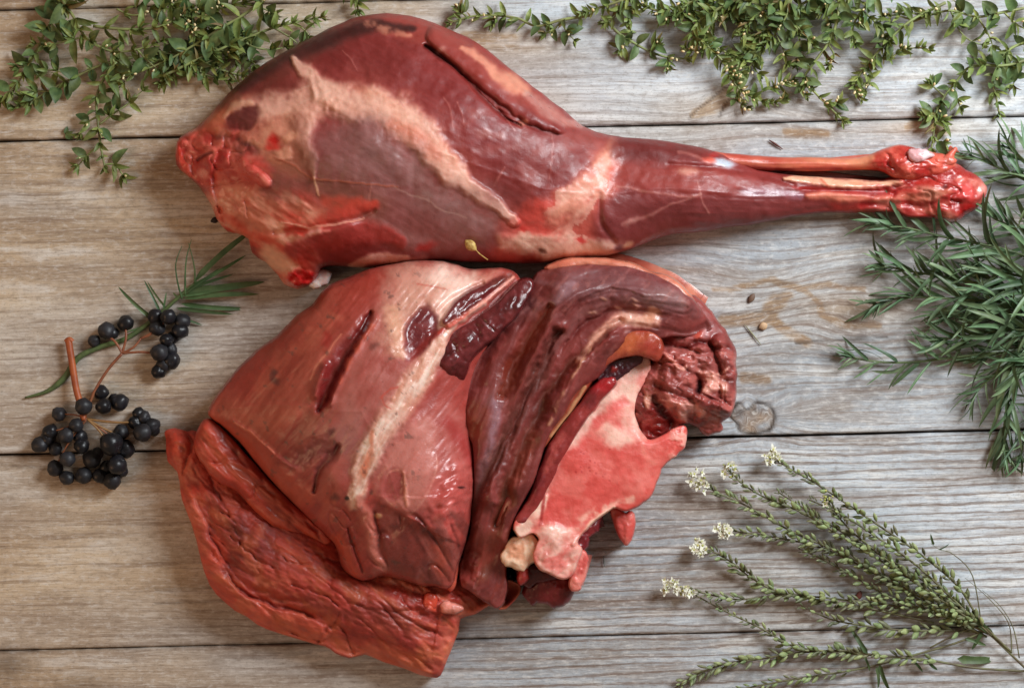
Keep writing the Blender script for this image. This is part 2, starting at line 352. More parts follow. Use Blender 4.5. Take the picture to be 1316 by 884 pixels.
# ------------------------------------------------------------------ sculpting tool for the meat
class Cut:
    """one solid piece of meat: a photo-traced outline that stands on the table with a rounded rim, sculpted on top"""
    def __init__(s, outline, rim, f=0.7, g=1.6, E=12, sub=3, rough=(0, 10), base=(150, 70, 60), seed=1, smooth=True):
        P = crom(outline, sub, True) if smooth else np.array(outline, float)
        if rough[0]:
            n = len(P); L = np.cumsum(np.hypot(*(P - np.roll(P, 1, 0)).T))
            P[:, 0] += rough[0] * fbm(L, L * 0, rough[1], 100 + seed, 3); P[:, 1] += rough[0] * fbm(L, L * 0 + 50, rough[1], 140 + seed, 3)
        x0, y0 = P.min(0) - 2 * g; x1, y1 = P.max(0) + 2 * g
        xs = np.arange(x0, x1, g); ys = np.arange(y0, y1, g); X, Y = np.meshgrid(xs, ys)
        d, nx, ny = poly_sdf(X, Y, P)
        keep = d > -0.72 * g
        cell = keep[:-1, :-1] & keep[1:, :-1] & keep[1:, 1:] & keep[:-1, 1:]
        used = np.zeros_like(keep); full = np.ones_like(keep)
        for a, b in ((0, 0), (1, 0), (1, 1), (0, 1)):
            used[a:used.shape[0] - 1 + a, b:used.shape[1] - 1 + b] |= cell
        cp = np.pad(cell, 1)
        full = cp[:-1, :-1] & cp[1:, :-1] & cp[1:, 1:] & cp[:-1, 1:]
        # broad doming from a coarse Poisson solve
        st = 3 if len(xs) * len(ys) > 30000 else 2
        dc = d[::st, ::st]; h = g * st; ins = dc > 0
        pins = np.pad(ins, 1); pd = np.pad(np.maximum(dc, 0), 1)
        u = pd * pd[pins].max() if pins.any() else pd
        for _ in range(900):
            u[1:-1, 1:-1] = np.where(ins, 0.25 * (u[:-2, 1:-1] + u[2:, 1:-1] + u[1:-1, :-2] + u[1:-1, 2:] + h * h * 1.0), 0)
        ratio = np.where(ins & (dc > h * 0.7), u[1:-1, 1:-1] / np.maximum(dc, 1e-3), np.nan)
        for _ in range(4):   # fill outwards
            pr = np.pad(ratio, 1, constant_values=np.nan); nb = np.stack([pr[:-2, 1:-1], pr[2:, 1:-1], pr[1:-1, :-2], pr[1:-1, 2:]])
            ok = np.isfinite(nb); cnt = ok.sum(0); avg = np.where(ok, nb, 0).sum(0) / np.maximum(cnt, 1)
            ratio = np.where(np.isfinite(ratio), ratio, np.where(cnt > 0, avg, np.nan))
        ratio = np.nan_to_num(ratio)
        pr = np.pad(ratio, 1, mode='edge'); ratio = (2 * ratio + pr[:-2, 1:-1] + pr[2:, 1:-1] + pr[1:-1, :-2] + pr[1:-1, 2:]) / 6
        iy, ix = np.nonzero(used)
        s.x = X[iy, ix].astype(f32); s.y = Y[iy, ix].astype(f32); s.d = np.maximum(d[iy, ix], 0); s.nx = nx[iy, ix]; s.ny = ny[iy, ix]
        bnd = ~full[iy, ix]; dd = d[iy, ix]
        # pull rim vertices to the outline, crowd the next ones towards it
        mv = np.where(bnd, dd, np.where(s.d < E, s.d - E * (1 - np.cos(np.pi / 2 * np.minimum(s.d / E, 1))) * 1.0, 0))
        mv = np.where(bnd | (s.d > 0), mv, dd)
        s.x = s.x - s.nx * mv; s.y = s.y - s.ny * mv; s.d = np.where(bnd, 0, np.maximum(s.d - np.maximum(mv, 0), 0))
        fx = (s.x - x0) / h; fy = (s.y - y0) / h
        fx = np.clip(fx, 0, ratio.shape[1] - 1.001); fy = np.clip(fy, 0, ratio.shape[0] - 1.001)
        jx = fx.astype(int); jy = fy.astype(int); tx = fx - jx; ty = fy - jy
        R = ratio[jy, jx] * (1 - tx) * (1 - ty) + ratio[jy, jx + 1] * tx * (1 - ty) + ratio[jy + 1, jx] * (1 - tx) * ty + ratio[jy + 1, jx + 1] * tx * ty
        s.u = np.sqrt(np.maximum(R * s.d, 0) * 2)
        s.rim = np.broadcast_to(np.asarray(rim(s.x, s.y) if callable(rim) else rim, f32), s.x.shape).astype(f32)
        s.z = s.rim + f * s.u
        vid = -np.ones(X.shape, int); vid[iy, ix] = np.arange(len(iy))
        cy, cx = np.nonzero(cell)
        s.q = np.stack([vid[cy, cx], vid[cy + 1, cx], vid[cy + 1, cx + 1], vid[cy, cx + 1]], -1)
        s.col = np.tile(np.array(base, f32), (len(s.x), 1)); s.ro = np.full(s.x.shape, 0.34, f32); s.seed = seed
    # masks -------------------------------------------------------------
    def warp(s, amp, size=22):
        if not amp: return s.x, s.y
        return s.x + amp * fbm(s.x, s.y, size, s.seed + 3, 3), s.y + amp * fbm(s.x, s.y, size, s.seed + 7, 3)
    def stroke(s, pts, warp=0, n=4):
        P = crom(pts, n) if len(pts) > 2 else np.array(pts, float)
        X, Y = s.warp(warp)
        mw = P[:, 2].max() * 4 + 6
        sel = (X > P[:, 0].min() - mw) & (X < P[:, 0].max() + mw) & (Y > P[:, 1].min() - mw) & (Y < P[:, 1].max() + mw)
        xs, ys = X[sel], Y[sel]; b = np.full(xs.shape, 1e9); q = np.full(xs.shape, 99.); sd = np.full(xs.shape, 999.); tl = np.zeros(xs.shape); L = 0
        for (ax, ay, aw), (bx, by, bw) in zip(P[:-1], P[1:]):
            ex, ey = bx - ax, by - ay; l2 = ex * ex + ey * ey + 1e-9
            t = np.clip(((xs - ax) * ex + (ys - ay) * ey) / l2, 0, 1)
            dx = xs - ax - ex * t; dy = ys - ay - ey * t; dd = np.hypot(dx, dy); m = dd < b
            b = np.where(m, dd, b); q = np.where(m, dd / np.maximum(aw + (bw - aw) * t, .3), q)
            sd = np.where(m, dd * np.sign(ex * dy - ey * dx), sd); tl = np.where(m, L + t * math.sqrt(l2), tl); L += math.sqrt(l2)
        Q = np.full(s.x.shape, 99., f32); SD = np.full(s.x.shape, 999., f32); T = np.zeros(s.x.shape, f32)
        Q[sel] = q; SD[sel] = sd; T[sel] = tl / max(L, 1e-6)
        return Q, SD, T
    def ell(s, x, y, rx, ry, rot=0, warp=0):
        X, Y = s.warp(warp, 14); c, n = math.cos(math.radians(rot)), math.sin(math.radians(rot))
        u = (X - x) * c + (Y - y) * n; v = -(X - x) * n + (Y - y) * c
        return np.hypot(u / rx, v / ry)
    # sculpt ------------------------------------------------------------
    def ridge(s, pts, amp, warp=0):
        q, _, _ = s.stroke(pts, warp); s.z = s.z + amp * np.exp(-np.minimum(q, 9) ** 2)
    def roll(s, pts, amp, warp=0):
        q, _, _ = s.stroke(pts, warp); s.z = s.z + amp * np.sqrt(np.maximum(1 - q * q, 0))
    def fold(s, pts, amp, back=14, warp=0, soft=1.6):
        """a lip: raised on the left-hand side of the stroke (seen along it, y down), dropping sharply on the other"""
        q, sd, t = s.stroke(pts, warp); w = np.sin(np.pi * np.clip(t, 0.02, 0.98)) ** 0.5
        s.z = s.z + amp * w * sstep(-soft, soft, -sd) * np.exp(-np.maximum(-sd, 0) / back) * (q < 90)
    def bulge(s, x, y, rx, ry, amp, rot=0, warp=0):
        s.z = s.z + amp * np.exp(-s.ell(x, y, rx, ry, rot, warp) ** 2)
    def lump(s, amp, size, seed=0, octv=3, ang=0, aniso=1, mask=1.0):
        s.z = s.z + amp * fbm(s.x, s.y, size, s.seed * 7 + seed, octv, ang, aniso) * mask * sstep(0, 6, s.d)
    def crease(s, amp, size, seed=0, ang=0, aniso=1, mask=1.0, width=0.12):
        """net of thin dents along the zero lines of a noise"""
        n = fbm(s.x, s.y, size, s.seed * 11 + seed, 2, ang, aniso); s.z = s.z - amp * np.exp(-(n / width) ** 2) * mask * sstep(0, 8, s.d)
    # colour ------------------------------------------------------------
    def mix(s, m, c, ro=None):
        m = np.clip(m, 0, 1).astype(f32); s.col = s.col + (np.array(c, f32) - s.col) * m[:, None]
        if ro is not None: s.ro = s.ro + (ro - s.ro) * m
    def tex(s, m):
        m = np.clip(m, 0, 1); n = 0.6 * fbm(s.x, s.y, 5, s.seed + 41, 2) + 0.6 * fbm(s.x, s.y, 15, s.seed + 43, 3)
        return np.clip(m + 0.9 * m * (1 - m) * n, 0, 1) * (0.93 + 0.16 * np.clip(n, -.9, .4))
    def paint(s, pts, c, a=1.0, soft=0.4, warp=0, ro=None, z=0, brk=0, bs=10):
        q, sd, t = s.stroke(pts, warp); soft = min(.95, soft * 1.35); m = a * s.tex(1 - sstep(1 - soft, 1 + soft, q))
        if brk: m = m * sstep(-brk, brk, fbm(s.x, s.y, bs, s.seed + 77, 3) + 0.15)
        s.mix(m, c, ro)
        if z: s.z = s.z + z * m
    def spot(s, x, y, rx, ry, c, a=1.0, rot=0, soft=0.35, warp=0, ro=None, z=0):
        soft = min(.95, soft * 1.3); m = a * s.tex(1 - sstep(1 - soft, 1 + soft, s.ell(x, y, rx, ry, rot, warp))); s.mix(m, c, ro)
        if z: s.z = s.z + z * m
    def area(s, poly, c, a=1.0, soft=6, warp=0, ro=None, z=0):
        X, Y = s.warp(warp); d, _, _ = poly_sdf(X, Y, crom(poly, 3, True)); m = a * s.tex(sstep(-soft * 1.3, soft * 1.3, d)); s.mix(m, c, ro)
        if z: s.z = s.z + z * m
        return m
    def mottle(s, c, amp, size, seed=0, thr=0.1, soft=0.25, ang=0, aniso=1, mask=1.0, ro=None, z=0, octv=4):
        m = amp * sstep(thr - soft, thr + soft, fbm(s.x, s.y, size, s.seed * 5 + seed, octv, ang, aniso)) * mask; s.mix(m, c, ro)
        if z: s.z = s.z + z * m
    def grain(s, amp, size, ang, aniso, seed=0, mask=1.0, cv=0.0):
        n = fbm(s.x, s.y, size, s.seed * 3 + seed, 3, ang, aniso); s.z = s.z + amp * n * mask * sstep(0, 5, s.d)
        if cv: s.col = s.col * (1 + cv * n * mask)[:, None]
    def fiber(s, pts, amp, across, along, seed=0, cv=0.0, mask=1.0, hw=80):
        """long fibres and creases that follow a curved path"""
        q, sd, t = s.stroke([(a, b, hw) for a, b in pts]); P = crom(pts, 4); L = np.hypot(*np.diff(P, axis=0).T).sum()
        n = fbm(t * L, np.clip(sd, -300, 300) + 1.5 * fbm(s.x, s.y, 20, s.seed + 5, 2), across, s.seed * 9 + seed, 3, 0, along / across) * (np.abs(sd) < 300)
        s.z = s.z + amp * n * mask * sstep(0, 7, s.d); s.col = s.col * (1 + cv * n * mask)[:, None]
    # build -------------------------------------------------------------
    def build(s, name, parent, label=None, foot=1.0):
        z = s.z * S; k = (D - z) / D * S
        P = np.stack([(s.x - WID / 2) * k, (HGT / 2 - s.y) * k, z], -1)
        loc = np.array(parent.location)
        e = {}
        for a, b, c, d in s.q.tolist():
            for u, v in ((a, b), (b, c), (c, d), (d, a)):
                if (v, u) in e: del e[(v, u)]
                else: e[(u, v)] = 1
        nxt = {}
        for u, v in e: nxt.setdefault(u, []).append(v)
        bv = np.array(sorted(nxt)); bi = {int(v): i for i, v in enumerate(bv)}
        verts = [P]; faces = s.q.tolist(); n0 = len(P); nb = len(bv); prev = bv
        r = s.rim[bv]
        # the neighbourhood normal of the rim may be wild in tight corners: smooth inset kept small
        for fr, ins in ((0.78, -0.02), (0.5, 0.0), (0.22, 0.10), (0.02, 0.26)):
            zz = r * fr * S; kk = (D - zz) / D * S
            x = s.x[bv] + s.nx[bv] * r * ins * foot; y = s.y[bv] + s.ny[bv] * r * ins * foot
            verts.append(np.stack([(x - WID / 2) * kk, (HGT / 2 - y) * kk, zz], -1))
            off = n0
            for u, v in e:
                iu, iv = bi[u], bi[v]; faces.append((prev[iv], prev[iu], off + iu, off + iv))
            prev = np.arange(n0, n0 + nb); n0 += nb
        # bottom
        seen = set()
        for st in list(nxt):
            if st in seen: continue
            loop = []; c = st
            while c not in seen and c in nxt:
                seen.add(c); loop.append(c); c = nxt[c][0]
            if len(loop) > 3: faces.append([int(prev[bi[v]]) for v in loop][::-1][::-1])
        V = np.concatenate(verts) - loc
        me = raw_mesh(name, V.tolist(), [tuple(int(i) for i in f_) for f_ in faces], MEAT)
        col = np.concatenate([s.col] + [s.col[bv] * 0.97] * 4); ro = np.concatenate([s.ro] + [s.ro[bv]] * 4)
        rgba = np.ones((len(V), 4), f32); rgba[:, :3] = srgb(col)
        a = me.attributes.new('Col', 'FLOAT_COLOR', 'POINT'); a.data.foreach_set('color', rgba.reshape(-1))
        b = me.attributes.new('Rough', 'FLOAT', 'POINT'); b.data.foreach_set('value', np.clip(ro, 0.05, 1).astype(f32))
        o = link(name, me, parent)
        if label: o['label'] = label
        return o
# ------------------------------------------------------------------ the leg
LEG = thing('leg_of_game', W(640, 230, 0), 'skinned raw leg with a long bare shank, lying above the bigger joint', 'meat')
leg_outline = [(226,190),(231.6,177),(251.6,165.5),(271,148),(286,129),(311.7,105),(342,81.6),(376,62),(406,47),(440.6,30),(466,21.5),(496.5,18),(526.6,21.5),(556.7,30),(587,43),(612.5,56),(640,77),
 (672,102),(696,121),(723,141),(748,162),(780,174),(804,177),(842,180),(875,185.5),(905,191),(930,199),(945,208),(974,219),(1000,223),(1030,227),(1070,229),(1102,231),(1135,231),(1155,222),(1175,212),(1200,205),(1224,208),(1241,218),(1255,225),(1265,235),(1268,244),(1264,256),(1255,268),(1241,277),(1227,285),(1213,282),(1189,280),(1165,279),(1148,272),(1123,273),(1102,274),(1068,273),(1033,276),(999,282),(964,289),(929,293),(895,298),
 (865,300),(838,309),(811,319.5),(780.5,328),(750,331),(696,336.5),(645,337.5),(594,335.5),(552,335),(520,338),(501,340),(470,343),(440,341),(424,341),(412,345),(408,356),(398,366),(382,371),(365,365),(359,354.5),(342,337),(324.6,324.5),(320,307),(306,300),(292,296.5),(279.5,281.5),(271,262),(256,238.5),(238.7,223.5),(227,210.6)]
p = Cut(leg_outline, lambda x, y: 44 - 14 * sstep(700, 1000, x) - 6 * sstep(1000, 1150, x) - 3 * sstep(960, 1060, x) * sstep(1190, 1100, x) - 12 * sstep(420, 330, x) * sstep(300, 340, y), f=0.56, g=1.6, E=16, sub=2, rough=(1.3, 14), base=(128, 40, 38), seed=2)
p.z += 0.30 * p.u * sstep(800, 950, p.x) * sstep(1180, 1060, p.x)
# broad forms
p.bulge(590, 150, 120, 80, 14, 30); p.bulge(455, 195, 60, 55, 9); p.bulge(420, 300, 75, 22, 9, -8); p.bulge(860, 255, 70, 34, 10, -6)
p.bulge(835, 190, 55, 12, 7, 12); p.lump(7, 90, 1, 2); p.lump(2.5, 28, 2, 3)
# ---- muscle tones
p.mottle((152, 58, 54), 0.5, 70, 1, 0.0, 0.4, 25, 2.5)
p.mottle((112, 34, 30), 0.45, 60, 2, 0.15, 0.35, 25, 2.5)
p.ro[:] = .4; p.grain(0.25, 3.5, 30, 14, 3, 1.0, 0.03)
# top rim muscle and the dark shade band painted along its inner edge
p.area([(300,118),(340,84),(400,52),(450,30),(500,18),(560,30),(600,52),(640,80),(690,118),(750,165),(720,160),(672,140),(640,118),(600,95),(560,70),(530,55),(480,40),(440,48),(400,70),(350,100),(310,126)], (150, 60, 50), 0.8, 4, 4)
p.paint([(305,118,6),(345,94,10),(400,62,11),(450,41,9),(490,33,7),(530,38,4)], (62, 20, 18), 0.97, 0.5, 4)
p.ridge([(300,126,8),(350,98,9),(400,68,8),(450,45,6)], -3)
p.paint([(470,32,4),(500,38,5),(528,46,3)], (214, 140, 112), 0.7, 0.5, 5, brk=0.3, bs=12)
# crack along the far edge and the rolled muscle above it
p.fold([(690,168,4),(672,160,4),(646,146,4),(622,122,4),(600,98,4),(575,76,4),(556,66,4),(540,58,4)][::-1], -8, 12)
p.roll([(560,45,14),(600,75,19),(640,108,19),(680,142,15),(720,164,8)], 11, 3)
p.ridge([(546,60,2.4),(562,70,3.2),(580,82,3),(602,104,2.6),(624,128,2.4),(646,148,2.2),(668,160,1.6)], -11, 2)
p.paint([(546,60,3),(562,70,4),(580,82,3),(602,104,2.4),(624,128,2.4),(646,148,2.2),(668,160,1.6)], (66, 18, 16), 0.8, 0.6, 2)
p.paint([(562,66,3),(570,62,3),(575,70,2)], (196, 130, 120), 0.8, 0.5, 2, ro=0.2)
p.paint([(575,66,5),(592,78,8),(605,96,9),(625,118,10),(650,140,10),(672,152,6)], (138, 44, 36), 0.7, 0.5, 4)
p.paint([(595,62,3),(620,78,5),(640,95,8),(658,108,11),(672,116,8)], (224, 152, 124), 0.85, 0.45, 5, z=2)
p.paint([(676,122,5),(700,140,8),(725,154,6),(748,164,3)], (196, 142, 132), 0.7, 0.5, 3, ro=0.2)
p.ridge([(672,122,4),(700,146,4),(735,166,3)], -4)
p.paint([(668,158,3),(676,156,3)], (226, 150, 122), 0.9, 0.5, 2, z=1.5)
# dark red muscle between the fats, top left
p.area([(385,95),(408,120),(420,136),(395,142),(360,140),(330,128),(316,122),(345,100),(372,80)], (118, 44, 36), 0.9, 6, 3)
# fat, left region
FAT = (234, 178, 156); FAT2 = (206, 124, 92)
p.area([(280,140),(315,128),(345,140),(390,140),(425,128),(400,160),(385,200),(392,225),(350,222),(320,205),(280,205),(250,190),(252,172)], (186, 106, 84), 0.9, 9, 8)
p.paint([(262,176,13),(285,148,13),(310,134,12)], (214, 118, 84), 0.9, 0.5, 6)
p.paint([(318,145,16),(345,140,16),(372,137,16),(400,128,18)], FAT, 0.95, 0.5, 7, z=2.5)
p.paint([(310,196,10),(340,180,14),(365,165,16),(385,150,16)], (220, 150, 122), 0.85, 0.6, 8, z=2)
p.paint([(408,128,22),(393,152,17),(392,178,12),(400,204,9),(402,226,4)], FAT, 0.95, 0.5, 7, z=3)
p.paint([(395,92,14),(423,120,30),(479,137.5,36),(552,185,32),(606,243,20),(650,275,14)], (176, 92, 76), .5, .8, 8)
p.paint([(379,76,3),(388,88,7),(406,103,12),(423,120,18),(452,132,22),(479,137.5,23),(510,150,24),(530,163,22),(552,185,20),(574,213,16),(606,243,11),(640,268,7),(665,284,4)], FAT, 1, 0.34, 6, z=5)
p.mottle((208, 122, 92), 0.35, 24, 9, 0.15, 0.3, 30, 1.8, mask=(1 - sstep(0.7, 1.1, p.stroke([(379,76,3),(423,120,18),(479,137,23),(552,185,20),(606,243,11),(665,284,4)])[0])))
p.paint([(500,158,5),(530,170,8),(550,190,8),(566,206,5)], (206, 104, 78), 0.55, 0.7, 6)
p.paint([(380,118,.9),(395,112,.9),(412,104,.9)], (214, 160, 140), 0.8, 0.5, 1)
p.paint([(430,114,1.2),(410,122,1.2),(385,133,1.2)], (222, 170, 150), 0.7, 0.5, 1)
# islands of muscle in the fat
p.spot(312, 152, 24, 15, (104, 38, 36), 1, -28, 0.16, 4, z=-2.5); p.spot(298, 188, 32, 12, (104, 44, 40), 1, 14, 0.22, 4, z=-2)
p.spot(296, 128, 20, 9, (104, 50, 40), 0.8, -30, 0.5, 4)
p.paint([(290,148,3),(305,138,4),(325,134,3)], (232, 172, 142), 0.8, 0.5, 5, ro=0.25, z=2)
p.spot(378, 205, 22, 26, (150, 84, 62), 0.85, 10, 0.5, 7); p.spot(382, 160, 12, 18, (142, 78, 60), 0.7, 30, 0.6, 5)
p.spot(352, 182, 8, 9, (188, 20, 16), 0.95, 30, 0.6, 5, ro=0.15, z=-2); p.spot(347, 190, 7, 4, (200, 40, 30), 0.8, 0, 0.6, 4)
p.spot(366, 196, 10, 9, (208, 140, 112), 0.9, 0, 0.4, 4, z=3); p.spot(372, 176, 9, 7, (214, 148, 118), 0.8, 0, 0.4, 4, z=2); p.spot(356, 206, 12, 5, (206, 128, 100), 0.7, 20, 0.5, 4, z=1.5)
# veiled muscle: greyish membrane
p.area([(412,190),(430,168),(465,155),(500,170),(530,195),(550,230),(600,262),(650,285),(640,320),(560,330),(500,318),(470,290),(430,280),(405,262),(403,225)], (146, 96, 94), 0.74, 20, 8, ro=0.3)
p.mottle((126, 62, 56), .6, 40, 61, .05, .4, 20, 1.8, np.exp(-p.ell(510, 255, 110, 60, 25) ** 4)); p.mottle((166, 122, 116), .5, 26, 62, .2, .35, 25, 2.4, np.exp(-p.ell(510, 250, 110, 60, 25) ** 4))
p.spot(450, 192, 46, 40, (142, 94, 90), 0.55, 0, 0.5, 5, z=2); p.area([(510,195),(540,190),(560,225),(605,255),(640,280),(610,300),(560,268),(520,235)], (160, 124, 120), 0.6, 22, 5, ro=0.3)  # bluish sheen on the right of the membrane painted as paler grey
p.spot(486, 200, 22, 40, (142, 104, 100), 0.5, -10, 0.7, 6)
p.area([(330,225),(400,228),(470,238),(500,262),(470,292),(400,270),(340,250)], (128, 70, 58), 0.8, 12, 8)
p.paint([(352,203,1),(380,216,1),(402,229,1.4),(440,234,1.2),(475,236,1),(510,240,.8)], (166, 84, 60), 0.85, 0.6, 3, z=1.2)
p.paint([(402,226,1),(408,240,1.6),(411,252,.8)], (232, 186, 150), 0.8, 0.5, 2, z=1)
p.paint([(476,236,.8),(474,255,.9),(476,275,.6)], (176, 110, 96), 0.7, 0.6, 3)
p.paint([(505,240,1),(530,252,1),(560,264,1),(600,282,.8)], (190, 150, 138), 0.55, 0.6, 3)
p.spot(545, 250, 10, 5, (160, 130, 120), 0.4, 20, 0.7, 4)
# raw left end
RED = (200, 62, 50); PINK = (218, 118, 98)
p.area([(226,188),(250,168),(285,178),(300,200),(330,205),(345,230),(320,260),(290,290),(262,245),(232,215)], (196, 70, 58), 0.95, 7, 6, ro=0.22)
m = sstep(345, 300, p.x) * sstep(150, 185, p.y)
p.lump(5, 16, 5, 3, 0, 1, m); p.mottle((224, 116, 100), 0.7, 13, 5, 0.1, 0.25, 0, 1, m); p.mottle((166, 32, 28), 0.6, 17, 6, 0.2, 0.25, 0, 1, m); p.crease(4, 22, 3, 0, 1, m, 0.1)
p.roll([(232,182,5),(229,200,6),(240,217,5),(256,236,5)], 5); p.paint([(231,180,3),(228,198,4),(240,220,4),(262,250,4)], (206, 66, 46), 0.9, 0.5, 2)
p.paint([(246,230,3),(262,252,6),(276,284,5)], (112, 24, 22), 0.85, 0.5, 3); 
p.bulge(305, 208, 24, 16, 10, 10); p.roll([(322,220,8),(334,228,8),(342,235,7)], 8); p.paint([(310,216,7),(330,226,7),(342,236,6)], (208, 90, 78), 0.9, 0.4, 3); p.paint([(338,228,3),(343,238,3)], (232, 128, 112), 0.8, 0.5, 2)
p.ridge([(254,206,2),(262,200,2.4),(272,196,1.6)], -5); p.paint([(254,206,2),(264,200,2.2),(272,196,1.6)], (96, 24, 22), 0.8, 0.5, 1)
p.spot(262, 223, 6, 8, (236, 150, 134), 0.8, -30, 0.4, 3, z=2, ro=.2); p.spot(265, 190, 12, 6, (214, 106, 92), 0.7, 20, 0.5, 4, z=2)
p.fold([(278,200,3),(272,225,3),(276,255,3),(286,285,3)][::-1], 8, 20, 2)
# pale, streaky lower left
p.area([(276,240),(300,236),(330,248),(380,262),(420,275),(400,300),(375,322),(395,345),(372,362),(345,337),(322,312),(300,298),(282,280)], (218, 132, 106), 0.92, 9, 8)
ml = sstep(430, 380, p.x) * sstep(235, 262, p.y)
p.mottle((206, 62, 46), 0.75, 20, 11, 0.1, 0.3, 32, 2.6, ml); p.mottle((236, 176, 150), 0.65, 14, 12, 0.15, 0.3, 32, 3, ml); p.grain(1.6, 5, 35, 4, 13, ml, 0.05); p.lump(3, 18, 14, 3, 30, 2, ml)
p.paint([(284,270,7),(300,288,7),(325,303,6),(350,310,5)], (206, 70, 48), 0.7, 0.7, 6)
p.paint([(370,300,6),(410,290,9),(445,272,9),(478,266,7)], (188, 56, 42), 0.9, 0.5, 7); p.paint([(420,262,8),(450,262,7),(480,262,4)], (192, 66, 48), 0.8, 0.6, 6)
p.paint([(330,262,6),(365,268,7),(400,268,5)], (206, 122, 100), 0.6, 0.7, 6)
p.paint([(374,324,9),(410,310,14),(450,300,16),(490,300,12),(512,310,7)], (166, 54, 48), 0.92, 0.4, 5, z=3)
p.ridge([(352,300,3),(385,297,4),(420,290,4),(460,280,4),(480,272,3)], -5, 2); p.paint([(360,287,1),(390,291,1.4),(425,290,1.4),(466,281,1)], (234, 166, 144), 0.8, 0.5, 3, z=1.6)
p.spot(404, 299, 10, 5, (232, 166, 150), 0.9, -14, 0.4, 3, z=3); p.spot(420, 297, 5, 3, (216, 120, 108), 0.8, 0, 0.4, 2, z=2)
p.paint([(455,340,5),(485,334,8),(520,333,6)], (228, 168, 150), 0.95, 0.4, 5, ro=.25, z=2); p.paint([(520,337,4),(545,332,5)], (196, 130, 118), 0.7, 0.5, 3)
p.spot(547, 317, 14, 6, (168, 48, 44), 0.9, -4, 0.4, 4)
# bone end, bloody
p.paint([(345,325,12),(362,338,12),(375,345,10)], (232, 176, 148), 0.95, 0.4, 5, z=3)
p.spot(388, 358, 21, 11, (190, 16, 20), 0.98, -8, 0.2, 5, ro=0.12, z=1); m = (p.ell(385, 357, 22, 13) < 1); p.lump(4, 7, 8, 2, 0, 1, m); p.mottle((226, 70, 62), 0.7, 6, 8, 0.2, 0.2, 0, 1, m)
p.spot(370, 365, 6, 4, (214, 140, 120), 0.8, 20, 0.4, 3)
# painted sheen marks and loose threads on the big muscle
p.spot(622, 172, 12, 6, (178, 122, 116), 0.75, 14, 0.5, 4, ro=.25); p.spot(643, 174, 7, 5, (182, 126, 120), 0.75, 0, 0.5, 3, ro=.25); p.spot(630, 193, 20, 5, (156, 84, 78), 0.5, -8, 0.7, 5)
for a in ([(570,125,.9),(578,140,1.2),(582,165,.8)], [(588,132,.7),(594,146,.9),(597,165,.6)], [(441,65,.6),(452,78,.8),(460,92,.5)], [(634,240,1),(642,225,1.4),(648,215,.8)], [(650,150,.7),(662,168,.9)], [(520,138,.8),(514,130,.7)], [(512,135,.8),(520,127,.8)], [(708,165,.6),(710,200,.8),(706,230,.5)]):
    p.paint(a, (190, 120, 110), 0.5, 0.7, 1.5, ro=.25, z=0.6)
p.mottle((164, 92, 84), 0.5, 34, 21, 0.22, 0.3, -20, 1.4, (p.ell(700, 180, 70, 60) < 1.6) * 1.0)
p.spot(640, 245, 26, 14, (120, 58, 56), .6, 20, .6, 6)
# knee
p.area([(640,340),(650,300),(690,262),(735,245),(765,200),(790,190),(800,215),(785,250),(770,285),(765,315),(740,335)], (196, 92, 78), 0.9, 14, 9, ro=.3)
p.paint([(786,190,8),(776,208,11),(764,234,15),(742,256,17),(718,272,15)], (222, 150, 126), 0.95, 0.6, 8, z=3)
p.paint([(712,262,8),(690,272,12),(672,288,12),(690,296,10),(720,292,8)], (196, 66, 56), 0.85, 0.6, 8); p.paint([(672,294,4),(692,300,4),(710,304,3)], (206, 50, 44), 0.8, 0.6, 5)
p.paint([(765,238,5),(780,224,6),(794,214,4)], (206, 86, 60), 0.8, 0.6, 6)
p.paint([(650,312,12),(690,314,15),(735,318,15),(782,322,9)], (228, 178, 156), 0.95, 0.4, 7, ro=.25, z=3)
p.spot(655, 298, 12, 12, (196, 92, 82), .8, 0, .6, 7); p.spot(650, 326, 16, 9, (190, 80, 70), .8, 0, .6, 6); p.spot(745, 310, 7, 5, (206, 50, 48), .85, 0, .5, 4); p.spot(720, 310, 8, 4, (212, 110, 96), .6, 0, .5, 4)
p.spot(698, 322, 6, 3, (92, 48, 34), .9, 20, .5, 4); p.spot(720, 288, 14, 9, (202, 130, 108), .6, 0, .6, 6)
p.mottle((234, 190, 170), .5, 16, 31, .15, .3, -40, 2.2, sstep(640, 680, p.x) * sstep(810, 770, p.x) * sstep(200, 240, p.y) * (p.col[:, 1] > 90))
p.spot(602, 306, 6, 3, (120, 60, 54), .6)
# shank muscles
p.area([(768,300),(776,262),(800,246),(850,250),(900,252),(960,250),(1020,258),(1060,264),(1030,274),(950,288),(880,300),(820,314),(780,322)], (116, 48, 48), .9, 9, 5, ro=.3)
p.area([(785,182),(810,178),(860,184),(898,196),(905,206),(880,208),(840,206),(800,208),(786,200)], (104, 34, 32), .9, 6, 3)
p.area([(800,212),(860,212),(900,212),(960,222),(1020,236),(990,246),(920,246),(850,244),(800,236)], (146, 56, 48), .85, 8, 5)
p.paint([(905,206,7),(960,222,9),(1010,240,7),(1060,258,5)], (124, 34, 32), .75, .7, 4)
for a in ([(792,238,1.4),(815,243,1.6),(845,248,1.6),(880,252,1.5),(900,250,1)], [(800,288,2.2),(825,280,2.2),(860,264,1.4),(900,250,1)], [(897,232,.8),(900,255,1),(910,275,1)], [(872,196,1.6),(895,200,2),(912,210,2)]):
    p.paint(a, (186, 124, 114), .6, .7, 2.5, ro=.25, z=.7)
p.spot(812, 284, 10, 4, (186, 128, 120), .7, -25, .6, 5); p.spot(778, 316, 16, 7, (206, 160, 140), .8, -12, .5, 5); p.spot(795, 319, 6, 5, (92, 76, 88), .7, 0, .5, 3); p.spot(806, 316, 7, 4, (228, 192, 160), .8, -20, .5, 3)
